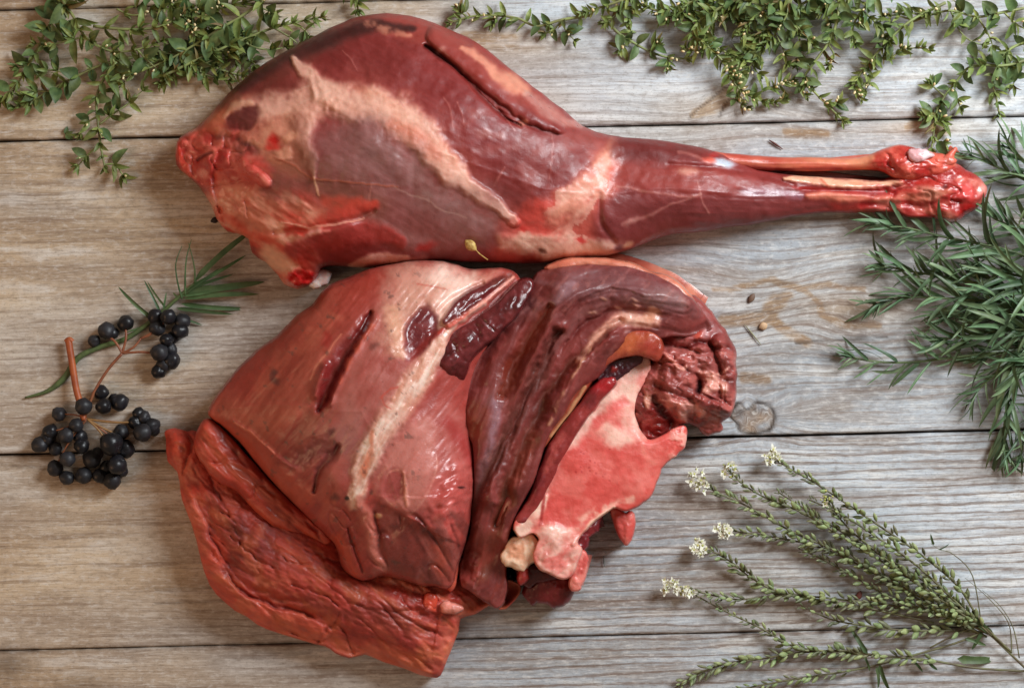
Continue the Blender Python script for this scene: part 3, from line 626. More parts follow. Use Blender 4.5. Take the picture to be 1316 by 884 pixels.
p.spot(884, 219, 13, 5, (216, 160, 140), .7, 4, .6, 4, z=1)
p.spot(928, 209, 16, 5, (196, 208, 222), .95, 10, .35, 3, ro=.2, z=1); p.spot(912, 205, 8, 4, (214, 92, 72), .9, 10, .4, 3, z=2); p.spot(918, 199, 6, 3, (170, 24, 24), .9)
p.paint([(955,246,4),(990,247,6),(1030,252,4)], (150, 112, 128), .75, .8, 4, ro=.2); p.grain(0.7, 3, 3, 16, 41, sstep(800, 900, p.x), .05)  # first stroke: soft bluish sheen painted along the shank
p.ridge([(860,212,3),(920,216,3),(980,226,3),(1020,238,3)], -3); p.ridge([(770,250,4),(772,285,4),(790,312,4)], -4)
# bare bone and sinews towards the hoof
p.paint([(1008,228,2),(1030,230,5),(1060,233,6.5),(1100,236,6),(1135,236,4),(1160,233,3)], (236, 180, 148), 1, .3, 2.5, ro=.25, z=4)
p.paint([(1055,231,1.2),(1060,236,1.2),(1066,241,1)], (206, 96, 70), .8, .5, 1); p.spot(1100, 236, 10, 2, (220, 130, 96), .6, 4)
p.paint([(1040,252,4),(1080,253,7),(1110,254,5),(1140,254,3)], (222, 134, 106), .9, .5, 4, z=2.5)
p.paint([(1020,241,2),(1060,245,2.6),(1100,246,3),(1150,244,3)], (160, 34, 30), .85, .5, 2); p.ridge([(1030,244,2),(1080,245,2.4),(1140,245,3)], -4)
p.area([(1070,262),(1100,262),(1150,240),(1200,206),(1240,216),(1268,240),(1262,262),(1230,288),(1180,282),(1140,272),(1100,274),(1075,272)], (164, 44, 38), .95, 7, 4, ro=.2)
mh = sstep(1080, 1150, p.x)
p.paint([(1130,258,5),(1160,256,7),(1195,252,8),(1215,246,6)], (206, 116, 92), .85, .6, 6, z=4); p.spot(1198, 245, 13, 11, (188, 128, 106), .75, 20, .6, 5, z=2); p.spot(1184, 216, 12, 10, (172, 104, 88), .6, 0, .6, 5)
p.paint([(1110,264,4),(1150,262,4),(1190,264,4),(1230,262,4)], (132, 16, 18), .9, .6, 4, ro=.1, z=-4)
p.lump(5, 14, 51, 3, 0, 1.6, mh); p.mottle((222, 140, 122), .65, 14, 52, .1, .3, 10, 2.2, mh); p.mottle((146, 18, 20), .6, 13, 53, .2, .25, 10, 1.8, mh); p.crease(3, 20, 54, 10, 2, mh, .1)
p.spot(1240, 246, 14, 10, (226, 96, 92), .8, 30, .5, 8, ro=.12, z=4); p.spot(1262, 243, 4, 8, (236, 170, 160), .7, 10, .6, 5, ro=.15); p.spot(1246, 270, 12, 8, (150, 14, 16), .9, 0, .5, 5, ro=.08); p.spot(1222, 278, 10, 7, (222, 140, 120), .8, 0, .5, 4, z=2)
p.spot(1214, 240, 4, 2.5, (74, 14, 14), .9, -20, .5, 2, z=-3); p.paint([(1160,226,4),(1190,236,4),(1215,230,4)], (176, 40, 34), .7, .6, 4)
LEGP = p
p.build('muscle', LEG)
# heel sinew: a separate cord from the calf to the hoof joint
q = Cut([(898,193),(925,196),(950,199),(985,201.5),(1020,202.5),(1060,203),(1090,204),(1110,201.5),(1125,196),(1140,190),(1155,187),(1168,189),(1190,195),(1210,198),(1222,203),(1228,214),(1218,224),(1195,228),(1172,232),(1150,229),(1136,221),(1120,218.5),(1085,219),(1050,220),(1010,219.5),(975,219),(945,216),(915,212),(898,206)], lambda x, y: 30 - 10 * sstep(930, 1000, x) + 12 * sstep(1090, 1160, x), f=1.0, g=1.4, E=6, sub=3, rough=(.7, 9), base=(188, 94, 72), seed=5)
q.grain(.8, 2.5, 1, 14, 1, 1, .07); q.mottle((214, 132, 96), .7, 22, 2, .05, .4, 2, 4); q.mottle((168, 46, 36), .6, 18, 3, .2, .3, 2, 4)
q.paint([(900,197,2),(930,200,2),(960,206,1.5)], (206, 110, 92), .7, .6, 2); q.paint([(930,212,2),(1000,218,2),(1080,217,2)], (120, 24, 22), .7, .7, 2)
q.area([(1120,215),(1130,196),(1155,187),(1190,196),(1225,206),(1226,216),(1200,226),(1160,230),(1135,220)], (176, 54, 44), .9, 6, 4, ro=.2)
mq = sstep(1110, 1140, q.x); q.lump(4, 12, 4, 3, 0, 1.3, mq); q.mottle((166, 26, 26), .6, 12, 5, .15, .3, 0, 1.5, mq); q.mottle((222, 112, 92), .6, 11, 6, .15, .3, 0, 1.5, mq); q.crease(3, 18, 7, 0, 1.5, mq, .12)
q.paint([(1088,210,3),(1105,208,5),(1120,204,4)], (224, 148, 112), .8, .5, 2)
q.build('tendon', LEG)
# pale gristle caps
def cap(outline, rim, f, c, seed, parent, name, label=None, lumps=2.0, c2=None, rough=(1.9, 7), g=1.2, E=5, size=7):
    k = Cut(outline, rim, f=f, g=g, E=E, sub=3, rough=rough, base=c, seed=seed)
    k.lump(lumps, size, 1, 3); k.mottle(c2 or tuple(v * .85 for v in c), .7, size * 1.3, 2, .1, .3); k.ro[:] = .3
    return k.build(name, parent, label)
cap([(1166,196),(1172,192),(1185,193),(1197,196),(1200,200),(1190,205),(1178,209),(1169,206)], 52, .5, (226, 196, 200), 6, LEG, 'gristle', 'pale pink gristle cap on the hoof joint', 1.5, (206, 140, 140))
cap([(1205,205),(1214,201),(1221,196),(1226,190),(1229,193),(1226,202),(1229,208),(1220,214),(1208,212)], 40, .5, (206, 96, 76), 7, LEG, 'skin_flap', None, 1.5)
cap([(398,352),(406,347),(418,346),(425,351),(423,361),(414,368),(403,371),(396,364)], 40, .5, (240, 222, 216), 8, LEG, 'bone_end', 'white tip of bone at the bloody corner of the leg', 2.2, (226, 170, 165))
# ------------------------------------------------------------------ the big joint
JOINT = thing('haunch_joint', W(580, 590, 0), 'large raw joint of red meat with a pale sawn bone face, below the leg', 'meat')
# lower flap --------------------------------------------------------
flap = [(212.5,563),(213.5,553),(225,551),(240,556),(254,556),(275,590),(300,610),(344,640),(390,660),(430,680),(470,720),(530,735),(590,742),(640,742),(668,750),(667,764),(655,779),(642,783),(628,778),(610,788),(593,793),(589,808.6),(574,847.5),(566,868),(556,871),(540,866),(523,859),(496,849.5),(468.6,840),(449,843.6),(432,838),(418,830),(383,820),(344,808.6),(317,793),(289.5,773.6),(270,750),(258,715),(246.7,672),(235,641),(230,618),(228,606),(216,592)]
p = Cut(flap, lambda x, y: 34 - 10 * sstep(640, 560, y), f=.34, g=1.6, E=14, sub=2, rough=(2.0, 16), base=(174, 62, 54), seed=11)
p.ro[:] = .5
p.lump(8, 70, 1, 2, 40, 2); p.mottle((194, 84, 68), .7, 60, 1, 0, .35, 40, 2); p.mottle((146, 50, 38), .6, 44, 2, .15, .3, 40, 2)
p.z += 16 * sstep(0, 60, p.d)
# shelf along the lower rim
p.paint([(240,640,10),(262,700,13),(290,752,15),(330,782,16),(384,800,16),(420,812,12)], (196, 84, 62), .8, .6, 6); p.roll([(246,650,9),(266,706,13),(292,752,16),(332,784,16),(380,800,15),(415,812,12)], 8, 3)
p.fold([(268,680,4),(290,735,4),(315,765,4),(370,785,4),(405,792,4)], -7, 16, 5)
p.ridge([(275,710,3),(296,745,3.4),(330,770,3.2),(372,783,3),(402,790,3)], -5, 4); p.paint([(285,735,2),(310,760,2.6),(350,776,2.4),(400,790,2)], (118, 36, 30), .6, .7, 4)
for a in ([(330,756,2),(360,770,2.6),(395,778,2)], [(380,752,2),(410,764,2.4),(440,775,2)], [(300,690,2),(330,720,2.4),(352,732,2)], [(268,615,2),(280,640,2.6),(296,660,2)], [(390,702,2),(420,720,2.6),(452,722,2)], [(410,828,2),(430,800,3),(438,788,2)], [(452,842,2.5),(446,822,2.5),(430,800,2)], [(365,715,2),(384,725,2),(398,722,2)]):
    p.ridge(a, -4, 7); p.paint(a, (136, 46, 34), .55, .8, 7, brk=.35)
mr = p.ell(310, 700, 60, 46, 40); mr = np.exp(-mr ** 2)
p.mottle((120, 46, 44), .8, 16, 4, .2, .25, 30, 1.5, mr); p.crease(3.5, 16, 5, 30, 2, mr); 
p.lump(2.4, 14, 6, 3, 38, 2.2); p.crease(2.6, 34, 7, 38, 2.6, 1, .09); p.grain(1.1, 4, 38, 5, 8, 1, .05)
p.mottle((206, 104, 78), .45, 15, 9, .2, .3, 38, 2.5, ro=.25)
p.spot(248, 632, 14, 9, (196, 56, 38), .8, 0, .6, 6, z=4); p.spot(225, 570, 12, 16, (196, 66, 44), .8, 0, .6, 6, z=8)
p.ridge([(238,556,2),(246,566,2.6),(240,590,2.4),(234,610,2)], -7, 2)
p.paint([(420,690,16),(450,720,14),(490,742,14),(530,748,10)], (196, 76, 56), .8, .7, 8)
p.roll([(440,752,14),(475,764,16),(520,772,14),(560,780,10)], 7, 5)
p.paint([(448,746,7),(475,752,10),(500,752,8)], (220, 112, 96), .8, .5, 6, ro=.22, z=2)
p.paint([(500,744,8),(520,750,11),(540,756,7)], (216, 140, 122), .85, .5, 5, ro=.2, z=2)
p.paint([(512,770,14),(545,780,18),(580,785,12)], (176, 66, 58), .8, .5, 6)
# cut end and torn bits
p.paint([(596,790,5),(588,810,6),(574,845,6),(562,868,6)], (206, 92, 68), .9, .6, 3); p.fold([(590,768,3),(566,790,3),(560,815,3),(556,850,3)], 5, 9, 3)
mt = np.exp(-p.ell(545, 772, 50, 24, 20) ** 2); p.lump(6, 11, 12, 3, 0, 1, mt); p.mottle((206, 56, 36), .75, 10, 13, .15, .25, 0, 1, mt, ro=.2); p.mottle((230, 140, 122), .7, 8, 14, .3, .2, 0, 1, mt)
p.spot(555, 776, 8, 8, (214, 88, 62), .9, 0, .4, 4, z=4); p.spot(574, 780, 7, 5, (236, 160, 142), .95, 0, .4, 3, z=4); p.spot(518, 848, 30, 16, (190, 92, 60), .6, 20, .7, 8); p.spot(548, 850, 18, 14, (196, 110, 66), .7, 0, .7, 8)
p.crease(3, 26, 15, 45, 2.2, sstep(400, 480, p.x) * sstep(755, 780, p.y)); p.mottle((140, 42, 36), .6, 18, 16, .2, .25, 40, 2.4, sstep(400, 480, p.x) * sstep(755, 775, p.y))
# the shadowed skirt to the right is thinner
p.z = p.z - 22 * sstep(585, 640, p.x) * sstep(0, 14, p.d)
FP = [(232,580),(275,680),(350,735),(450,775),(570,815)]; mfp = sstep(-.3, .5, fbm(p.x, p.y, 60, 99, 2)); p.fiber(FP, 3.2, 12, 70, 31, .06, mfp); p.fiber(FP, 1.0, 3, 18, 32, .11); p.lump(1.2, 6, 88, 3)
p.mottle((212, 116, 88), .6, 26, 71, .18, .3, 40, 2, sstep(30, 4, p.d)); p.mottle((128, 56, 46), .6, 30, 72, .12, .3, 40, 1.6, sstep(20, 60, p.d)); p.mottle((198, 108, 70), .45, 12, 73, .25, .25, 40, 2)
p.build('flap', JOINT, 'thin orange-red flap spread on the boards below the thick muscle')
# middle lip -----------------------------------------------------------
p = Cut([(250,566),(262,540),(275,542),(300,566),(330,598),(362,632),(396,662),(425,690),(418,700),(400,692),(370,684),(340,668),(305,632),(278,616),(258,590)], 60, f=.6, g=1.5, E=9, rough=(1.6, 12), base=(176, 62, 46), seed=12)
p.z += 12 * sstep(420, 260, p.x); p.ro[:] = .4; p.lump(4, 16, 1, 3, 42, 2.2); p.grain(1.5, 4, 42, 5, 2, 1, .06); p.crease(3, 22, 3, 40, 2.4); p.mottle((138, 46, 32), .7, 18, 4, .1, .3, 42, 2.5); p.mottle((200, 100, 70), .5, 12, 5, .2, .3, 42, 3, ro=.22)
p.paint([(265,560,9),(285,590,9),(310,612,8)], (160, 66, 36), .7, .7, 5)
p.fiber([(258,550),(300,600),(360,655),(420,695)], 3.5, 8, 50, 31, .08)
p.build('middle_lip', JOINT)
# main block -------------------------------------------------------------
block = [(270,524),(290,494),(319,461),(356,432),(381,407),(403,392),(417,372),(446,358),(475,347),(508,340),(544,336),(580,340),(602,347),(628,347),(650,346),(668,360),(664,392),(645,430),(622,470),(612,500),(610,540),(612,580),(612,620),(606,660),(598,695),(588,725),(580,752),(560,753),(539,750),(511,742),(492,739),(480,743),(465,745),(452,738),(441,727),(434,703),(421,687),(406,672),(375,643),(344,612),(317,577),(290,550),(272,537)]
p = Cut(block, lambda x, y: 74 + 8 * sstep(300, 420, x), f=.52, g=1.5, E=18, sub=3, rough=(1.6, 18), base=(160, 62, 54), seed=13)
p.bulge(450, 470, 110, 110, 12, -40); p.bulge(560, 640, 50, 70, 14); p.bulge(590, 430, 60, 40, 6, -40); p.lump(6, 80, 1, 2, -50, 2); p.lump(1.6, 20, 2, 3, -50, 2)
p.grain(.9, 4, -50, 9, 3, 1, .05); p.grain(.35, 2.2, -52, 12, 33, 1, .07)
# colour by region: warm left side, veiled middle
p.area([(262,535),(300,480),(380,405),(440,358),(500,338),(520,350),(470,400),(430,450),(390,520),(370,560),(330,580),(300,555)], (154, 56, 42), .88, 20, 12); 
p.mottle((178, 92, 72), .6, 46, 4, .05, .35, -48, 2.4, sstep(470, 400, p.x)); p.mottle((128, 48, 36), .5, 36, 5, .15, .3, -48, 2.4, sstep(480, 420, p.x))
p.paint([(330,500,8),(360,468,9),(400,432,8),(430,405,6)], (186, 100, 76), .55, .8, 8); p.paint([(310,530,10),(345,540,9),(380,530,8)], (190, 96, 74), .5, .8, 10)
p.area([(415,540),(440,470),(470,410),(500,370),(540,350),(530,420),(515,480),(505,530),(470,600),(440,640),(410,610),(405,570)], (164, 86, 76), .75, 18, 9, ro=.3)
p.mottle((184, 122, 112), .6, 30, 7, .05, .35, -58, 2.4, np.exp(-p.ell(460, 540, 55, 110, 25) ** 2), ro=.24)
p.spot(455, 575, 40, 22, (166, 108, 104), .6, -20, .7, 8, ro=.22)
# front lip of the block
p.paint([(268,534,9),(295,552,11),(330,580,12),(360,612,11),(395,640,10)], (180, 76, 56), .8, .5, 6, z=3); p.ridge([(300,540,2),(330,560,2.4),(352,585,2.4),(380,600,2)], 3, 3); p.paint([(300,541,1),(330,560,1.2),(352,583,1.2)], (220, 130, 104), .7, .6, 3)
p.mottle((146, 52, 42), .7, 20, 8, .15, .3, 45, 2, sstep(600, 640, p.y) * sstep(470, 430, p.x)); p.mottle((196, 104, 84), .5, 14, 9, .2, .3, -60, 2, sstep(600, 640, p.y) * sstep(470, 430, p.x))
# dark cleft below the veil, left
p.spot(398, 582, 28, 12, (122, 58, 54), .8, -22, .5, 7, z=-5); p.ridge([(405,632,3),(412,605,4.5),(424,588,5),(434,572,3)], -6, 4); p.paint([(404,632,3),(412,605,5),(424,588,5),(434,572,3)], (92, 34, 32), .85, .6, 3)
p.bulge(432, 620, 20, 26, 8); p.paint([(414,640,8),(420,612,9),(436,590,8)], (176, 84, 70), .5, .8, 6)
# slit with red muscle inside
p.paint([(478,402,3),(462,425,7),(444,452,10),(428,480,12),(416,506,10),(410,528,4)], (110, 30, 28), .95, .35, 4, ro=.2); p.ridge([(478,402,3),(462,425,6),(444,452,9),(428,480,10),(416,506,8),(410,528,3)], -9, 3)
p.ridge([(418,470,6),(410,490,7),(405,508,5)], 8); p.paint([(436,450,5),(420,478,8),(411,502,7)], (134, 40, 38), .8, .6, 3); p.paint([(470,420,3),(450,450,3),(430,485,3),(418,515,2)], (72, 16, 16), .8, .7, 2)
p.ridge([(484,410,4),(468,430,5),(452,458,5),(436,490,4),(424,520,3)], 6, 2); p.paint([(482,412,3),(466,434,5),(450,462,5),(436,492,3)], (190, 84, 62), .8, .5, 3, brk=.3); p.paint([(438,430,1),(424,448,1.4),(410,468,1.4),(398,490,1)], (222, 140, 112), .7, .6, 3)  # highlight on the slit's right lip painted as a lighter stroke
for (x, y) in ((352, 478), (356, 490), (425, 556), (483, 444), (430, 640)): p.spot(x, y, 5, 4, (88, 44, 40), .7, 0, .6, 4)
p.spot(420, 437, 6, 9, (150, 36, 28), .7, 20, .5, 4); p.spot(350, 484, 4, 6, (98, 52, 50), .6)
# fat band
F1 = (228, 182, 162)
p.area([(500,345),(545,334),(600,346),(640,350),(620,372),(590,392),(572,420),(560,440),(530,430),(505,455),(490,430),(505,390)], (206, 152, 130), .9, 16, 12, ro=.26, z=3)
p.paint([(560,352,14),(585,362,18),(590,372,18),(568,396,14),(560,418,8)], (236, 200, 184), .9, .6, 8, ro=.24)
p.paint([(500,372,14),(520,360,16),(545,350,12)], (196, 128, 112), .6, .8, 10); p.paint([(508,398,9),(512,430,9),(517,455,6)], (222, 164, 134), .8, .6, 7)
p.paint([(620,392,4),(598,405,5),(576,421,7),(560,448,13),(545,472,16),(530,496,17),(515,520,17),(500,545,16),(484,568,15),(470,592,14),(462,618,12),(455,645,9)], F1, 1, .4, 5, ro=.25, z=5)
mf = 1 - sstep(.8, 1.2, p.stroke([(560,448,13),(530,496,17),(500,545,16),(470,592,14),(455,645,9)])[0])
p.mottle((206, 136, 110), .6, 9, 14, .15, .3, -60, 4, mf); p.mottle((246, 226, 212), .6, 8, 15, .2, .25, -60, 4, mf); p.grain(1.6, 4, -60, 7, 16, mf); 
p.paint([(490,512,1),(500,500,1.2),(511,497,1)], (190, 70, 56), .8, .5, 2); p.paint([(492,511,.9),(495,521,1),(502,526,.8)], (190, 80, 64), .7, .5, 2); p.paint([(536,366,.9),(556,368,1),(574,373,.8)], (190, 96, 80), .7, .5, 2)
p.paint([(478,556,2),(474,580,3),(468,612,3)], (206, 100, 66), .6, .6, 5)
# dark oval and the lobe above the tendon
p.spot(541, 425, 19, 33, (98, 32, 36), .97, 22, .2, 3, ro=.16, z=-5); mo = (p.ell(541, 425, 19, 33, 22) < 1) * 1.0; p.lump(1.3, 7, 17, 3, -50, 1.6, mo); p.mottle((130, 56, 56), .6, 8, 18, .1, .3, 0, 1, mo); p.paint([(524,462,3),(545,444,4),(568,424,3)], (132, 34, 30), .8, .6, 2)
p.paint([(573,412,5),(588,398,10),(606,384,11),(626,372,8),(648,358,4)], (92, 28, 30), .97, .25, 2.5, ro=.16, z=2); p.roll([(573,412,6),(588,398,10),(606,384,11),(626,372,8),(648,358,4)], 8); ml = 1 - sstep(.8, 1.1, p.stroke([(573,412,5),(588,398,10),(606,384,11),(626,372,8)])[0]); p.lump(1.1, 6, 19, 3, -40, 1.6, ml)
p.ridge([(566,400,3),(580,386,3.4),(600,374,3),(620,364,3)], -6); p.paint([(640,366,7),(655,356,6)], (112, 60, 52), .8, .6, 5)
p.paint([(660,356,2),(640,374,2.2),(620,390,2.6),(600,404,3),(578,418,3.6)], (224, 150, 132), .97, .4, 1.5, ro=.22, z=6); p.paint([(600,403,2),(580,417,2.5),(565,427,2)], (190, 60, 48), .7, .6, 2)
# lower right: membrane, torn veil, wet granular muscle
p.area([(520,540),(545,520),(590,520),(605,560),(605,620),(596,660),(570,640),(555,655),(520,665),(500,650),(480,625),(495,580)], (176, 90, 82), .9, 10, 8, ro=.28)
p.area([(525,545),(556,535),(560,580),(562,602),(556,622),(548,645),(528,656),(505,650),(488,638),(484,610),(498,580)], (198, 124, 112), .85, 7, 5, ro=.26, z=1.5)
p.paint([(562,585,1),(560,604,1.3),(553,628,1.4),(540,648,1.4),(528,660,1)], (214, 146, 130), .6, .6, 2.5, z=1.2); p.paint([(486,612,1),(494,640,1),(510,652,1)], (222, 150, 132), .6, .6, 2)
p.spot(507, 622, 13, 20, (160, 70, 66), .9, 10, .25, 3, z=-3); p.paint([(519,606,1.6),(521,628,2),(523,650,1.6)], (222, 146, 126), .85, .5, 2, z=2); p.paint([(512,604,1.2),(502,606,1.2),(496,614,1)], (222, 150, 130), .7, .5, 2); p.spot(494,625,9,14,(170,80,74),.8,0,.3,3)
for x in (522, 536, 548): p.paint([(x-6,545,.8),(x,570,1),(x+2,598,.8)], (200, 130, 118), .3, .7, 3)
mg = np.exp(-p.ell(578, 645, 26, 50, 18) ** 3)
p.mix(mg * .85, (184, 78, 72), .14); p.lump(5.5, 9, 21, 2, -30, 1.6, mg); p.bulge(580, 640, 16, 44, 8, 18); p.mottle((208, 108, 100), .6, 9, 22, .1, .3, -30, 1.5, mg)
p.paint([(570,540,8),(590,560,10),(604,590,9)], (160, 52, 48), .8, .6, 7)
p.area([(476,648),(500,655),(530,668),(556,680),(580,702),(586,740),(560,752),(510,742),(488,735),(476,700)], (132, 58, 50), .9, 8, 7, z=-3, ro=.22)
mb = sstep(645, 670, p.y) * sstep(465, 485, p.x); p.crease(4, 26, 23, 60, 2.6, mb, .12); p.mottle((168, 92, 82), .7, 14, 24, .15, .3, 60, 3, mb, ro=.18); p.mottle((96, 36, 32), .6, 14, 25, .2, .3, 60, 3, mb)
p.fold([(590,700,3),(560,684,3),(532,668,3),(505,655,3)][::-1], 7, 22, 3)
p.ridge([(460,640,6),(470,670,7),(476,700,7),(488,730,6)], 4, 5); p.paint([(462,640,5),(470,668,7),(478,700,6),(494,734,5)], (190, 108, 92), .85, .5, 4, ro=.2); p.ridge([(480,660,3),(486,695,3.5),(500,735,3)], -4, 4)
p.paint([(436,690,6),(446,715,6),(458,738,5)], (186, 72, 50), .85, .6, 5); p.ridge([(448,680,2),(456,705,2.6),(466,735,2)], -6, 3); p.paint([(566,705,10),(572,735,9)], (166, 70, 50), .6, .7, 7)
p.crease(3, 24, 26, 60, 2, sstep(610, 650, p.y) * sstep(480, 450, p.x), .1)
p.spot(446, 640, 3, 2.5, (40, 24, 22), .9); p.spot(486, 662, 5, 3, (196, 150, 110), .9, 0, .4, 2, z=2); p.spot(593, 626, 5, 1.6, (40, 18, 18), .9)
p.mottle((96, 66, 58), .5, 9, 27, .62, .06, 0, 1, sstep(560, 520, p.x))
p.build('muscle', JOINT)
# dark wet lobe --------------------------------------------------------------
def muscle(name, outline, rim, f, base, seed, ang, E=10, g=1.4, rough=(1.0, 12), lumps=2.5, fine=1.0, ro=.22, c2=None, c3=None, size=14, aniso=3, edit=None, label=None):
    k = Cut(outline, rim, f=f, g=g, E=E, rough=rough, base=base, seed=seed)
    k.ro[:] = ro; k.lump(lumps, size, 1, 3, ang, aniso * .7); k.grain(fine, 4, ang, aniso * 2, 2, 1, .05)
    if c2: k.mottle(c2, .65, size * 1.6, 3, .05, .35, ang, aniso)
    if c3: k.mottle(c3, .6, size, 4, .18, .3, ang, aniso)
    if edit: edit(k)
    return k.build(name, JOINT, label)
def e_lobe(k):
    k.lump(.9, 7, 9, 3, -45, 1.8); k.crease(2, 26, 10, 50, 1.6, 1, .12); k.mottle((126, 52, 54), .6, 9, 12, .2, .25, -45, 2); k.mottle((140, 52, 48), .7, 18, 14, 0, .3, -45, 2, sstep(478, 505, k.y)); k.roll([(560,490,18),(575,462,18),(600,438,14)], 5)
muscle('wet_lobe', [(566,514),(550,513),(541,500),(540,482),(547,464),(560,445),(578,430),(598,417),(620,402),(644,384),(662,366),(676,358),(684,368),(676,388),(655,414),(636,434),(618,448),(604,466),(596,488),(586,504)], lambda x, y: 137 - 26 * sstep(462, 512, y) - 10 * sstep(400, 365, y), .36, (96, 30, 32), 21, -40, lumps=2, ro=.19, c2=(116, 42, 42), c3=(66, 20, 22), size=13, aniso=1.3, rough=(2.2, 10), edit=e_lobe)
# purple and brown bands folding round the bone --------------------------------
# the folded muscle that wraps the bone: one continuous sheet with soft folds
fold_out = [(690,352),(712,346),(745,341),(780,341),(815,346),(850,358),(880,378),(902,400),(914,424),(890,432),(862,432),(838,436),(814,438),(800,448),(786,464),(768,486),(742,502),(724,532),(706,560),(694,590),(684,620),(668,650),(656,680),(650,712),(650,740),(650,768),(640,781),(628,775),(612,764),(602,757),(592,750),(592,728),(598,705),(604,684),(608,640),(610,600),(606,570),(594,546),(587,520),(590,496),(600,476),(616,456),(638,432),(656,408),(674,384)]
p = Cut(fold_out, lambda x, y: 104 - 34 * sstep(610, 740, y) - 12 * sstep(380, 345, y) - 22 * sstep(840, 915, x), f=.20, g=1.4, E=12, rough=(2.0, 14), base=(122, 50, 46), seed=23)
p.ro[:] = .32
SH = [(724,352),(688,404),(652,458),(626,524),(616,600),(604,680)]; EB = [(880,390),(800,368),(745,378),(708,420),(684,480),(658,560),(630,640),(604,735)]; GB = [(850,424),(792,434),(752,478),(712,545),(676,620),(640,700),(622,765)]
ALL = [(880,396),(800,384),(740,404),(700,455),(670,530),(640,620),(612,740)]
p.ridge([(a, b, 26) for a, b in SH], 14, 6); p.ridge([(880,390,22),(800,368,26),(745,378,26),(708,420,20),(684,480,16),(658,560,14),(630,640,12)], 18, 6); p.ridge([(792,432,14),(752,472,17),(712,545,18),(676,620,18),(645,690,14)], 14, 6)
p.fiber(ALL, 3.5, 22, 120, 31, .10); p.fiber(ALL, 2.2, 9, 70, 33, .08); p.fiber(ALL, .8, 3, 40, 32, .12)
# folds: the deep dark one, the slot, and shallower ones
V3 = [(716,428,3),(700,460,4.5),(674,513,6),(647,569,7),(622,622,8),(602,672,8),(594,730,7)]
V4 = [(800,416,2.4),(772,432,3.4),(728,470,4.4),(697,519,5),(674,569,5.4),(652,622,5),(636,670,4)]
V2 = [(706,394,3),(688,424,5.5),(668,456,7),(652,484,6),(645,506,3)]
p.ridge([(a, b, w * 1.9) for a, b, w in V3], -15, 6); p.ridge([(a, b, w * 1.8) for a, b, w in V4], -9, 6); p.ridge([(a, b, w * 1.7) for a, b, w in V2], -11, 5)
p.fold([(724,410,4),(704,448,4),(678,505,4),(652,565,4),(628,620,4)], -9, 20, 4); p.fold([(845,402,4),(800,396,4),(764,408,4),(730,440,4),(706,484,4)], -6, 18, 5); p.fold([(838,378,4),(790,372,4),(752,384,4),(722,412,4)], -3.5, 16, 5)
# colours
p.mottle((142, 64, 60), .6, 30, 3, .05, .4, -50, 2.4); p.mottle((96, 36, 34), .55, 24, 4, .15, .35, -50, 2.4)
p.area([(892,400),(868,368),(800,346),(740,344),(716,362),(712,384),(760,388),(820,392),(862,404)], (112, 70, 72), .8, 12, 9, ro=.24); p.paint([(838,380,9),(862,382,12),(872,392,9)], (146, 112, 106), .65, .7, 7, ro=.24); p.mottle((134, 90, 92), .5, 18, 5, .15, .3, 12, 3, sstep(420, 390, p.y))
p.paint([(738,364,4),(716,382,6),(696,408,7),(682,436,5)], (150, 112, 118), .7, .8, 5, ro=.18); p.paint([(780,392,5),(742,412,6),(718,446,5)], (140, 92, 90), .5, .8, 6)  # lilac sheen highlight painted into the muscle colour
p.paint([(676,396,2),(650,420,2.6),(624,448,2.4),(606,478,2.6),(596,506,2.6),(602,534,2)], (184, 122, 116), .65, .8, 4, ro=.22, z=1.5); p.spot(622, 515, 24, 36, (146, 76, 74), .75, 20, .7, 8, ro=.26); p.paint([(644,490,4),(634,535,6),(628,575,7),(622,612,6),(612,650,4)], (150, 116, 126), .75, .8, 6, ro=.2, z=1.5)
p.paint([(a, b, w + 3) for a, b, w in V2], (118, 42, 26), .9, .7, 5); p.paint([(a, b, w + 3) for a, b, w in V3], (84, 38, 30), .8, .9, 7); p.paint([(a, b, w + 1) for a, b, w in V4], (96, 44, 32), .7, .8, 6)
p.spot(606, 548, 14, 24, (146, 66, 34), .65, 0, .8, 8); p.spot(592, 530, 10, 18, (128, 46, 30), .6, 0, .8, 6); p.paint([(650,640,7),(632,690,9),(620,740,8)], (122, 62, 38), .6, .8, 8); p.paint([(690,560,6),(668,604,7),(650,650,6)], (132, 62, 40), .5, .8, 7)
p.paint([(842,414,4),(808,410,7),(782,420,6),(760,440,4),(744,462,3)], (226, 166, 144), .95, .6, 5, ro=.24, z=3); p.spot(818, 411, 16, 6, (236, 182, 160), .8, -6, .6, 5); p.spot(838, 405, 10, 6, (216, 150, 116), .7, 0, .6, 5)
p.paint([(760,446,1.6),(738,482,2),(722,510,2),(706,545,2)], (204, 152, 120), .75, .6, 3, ro=.22, z=1.5, brk=.4)
for (x, y) in ((795, 396), (818, 392), (806, 404), (762, 402), (816, 386), (776, 384), (838, 396)): p.spot(x, y, 5, 1.8, (216, 160, 140), .75, 12, .5, 2, z=1.2)
p.mottle((176, 112, 104), .4, 5, 35, .45, .2, -50, 3)
p.lump(4, 14, 9, 3, -60, 2.4, sstep(650, 710, p.y)); p.mottle((150, 58, 48), .6, 16, 10, .1, .3, -60, 2, sstep(660, 710, p.y))
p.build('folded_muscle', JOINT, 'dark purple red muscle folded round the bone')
muscle('rim_strip', [(700,345),(726,334),(751,332),(790,334),(815,340),(834.5,349),(857,355),(876,368),(892,386),(902,402),(884,390),(862,374),(838,362),(812,353),(786,347),(750,345),(722,350)], 84, .7, (190, 98, 76), 25, 15, E=6, lumps=1.5, ro=.24, c2=(214, 140, 112), c3=(150, 56, 44), size=14)
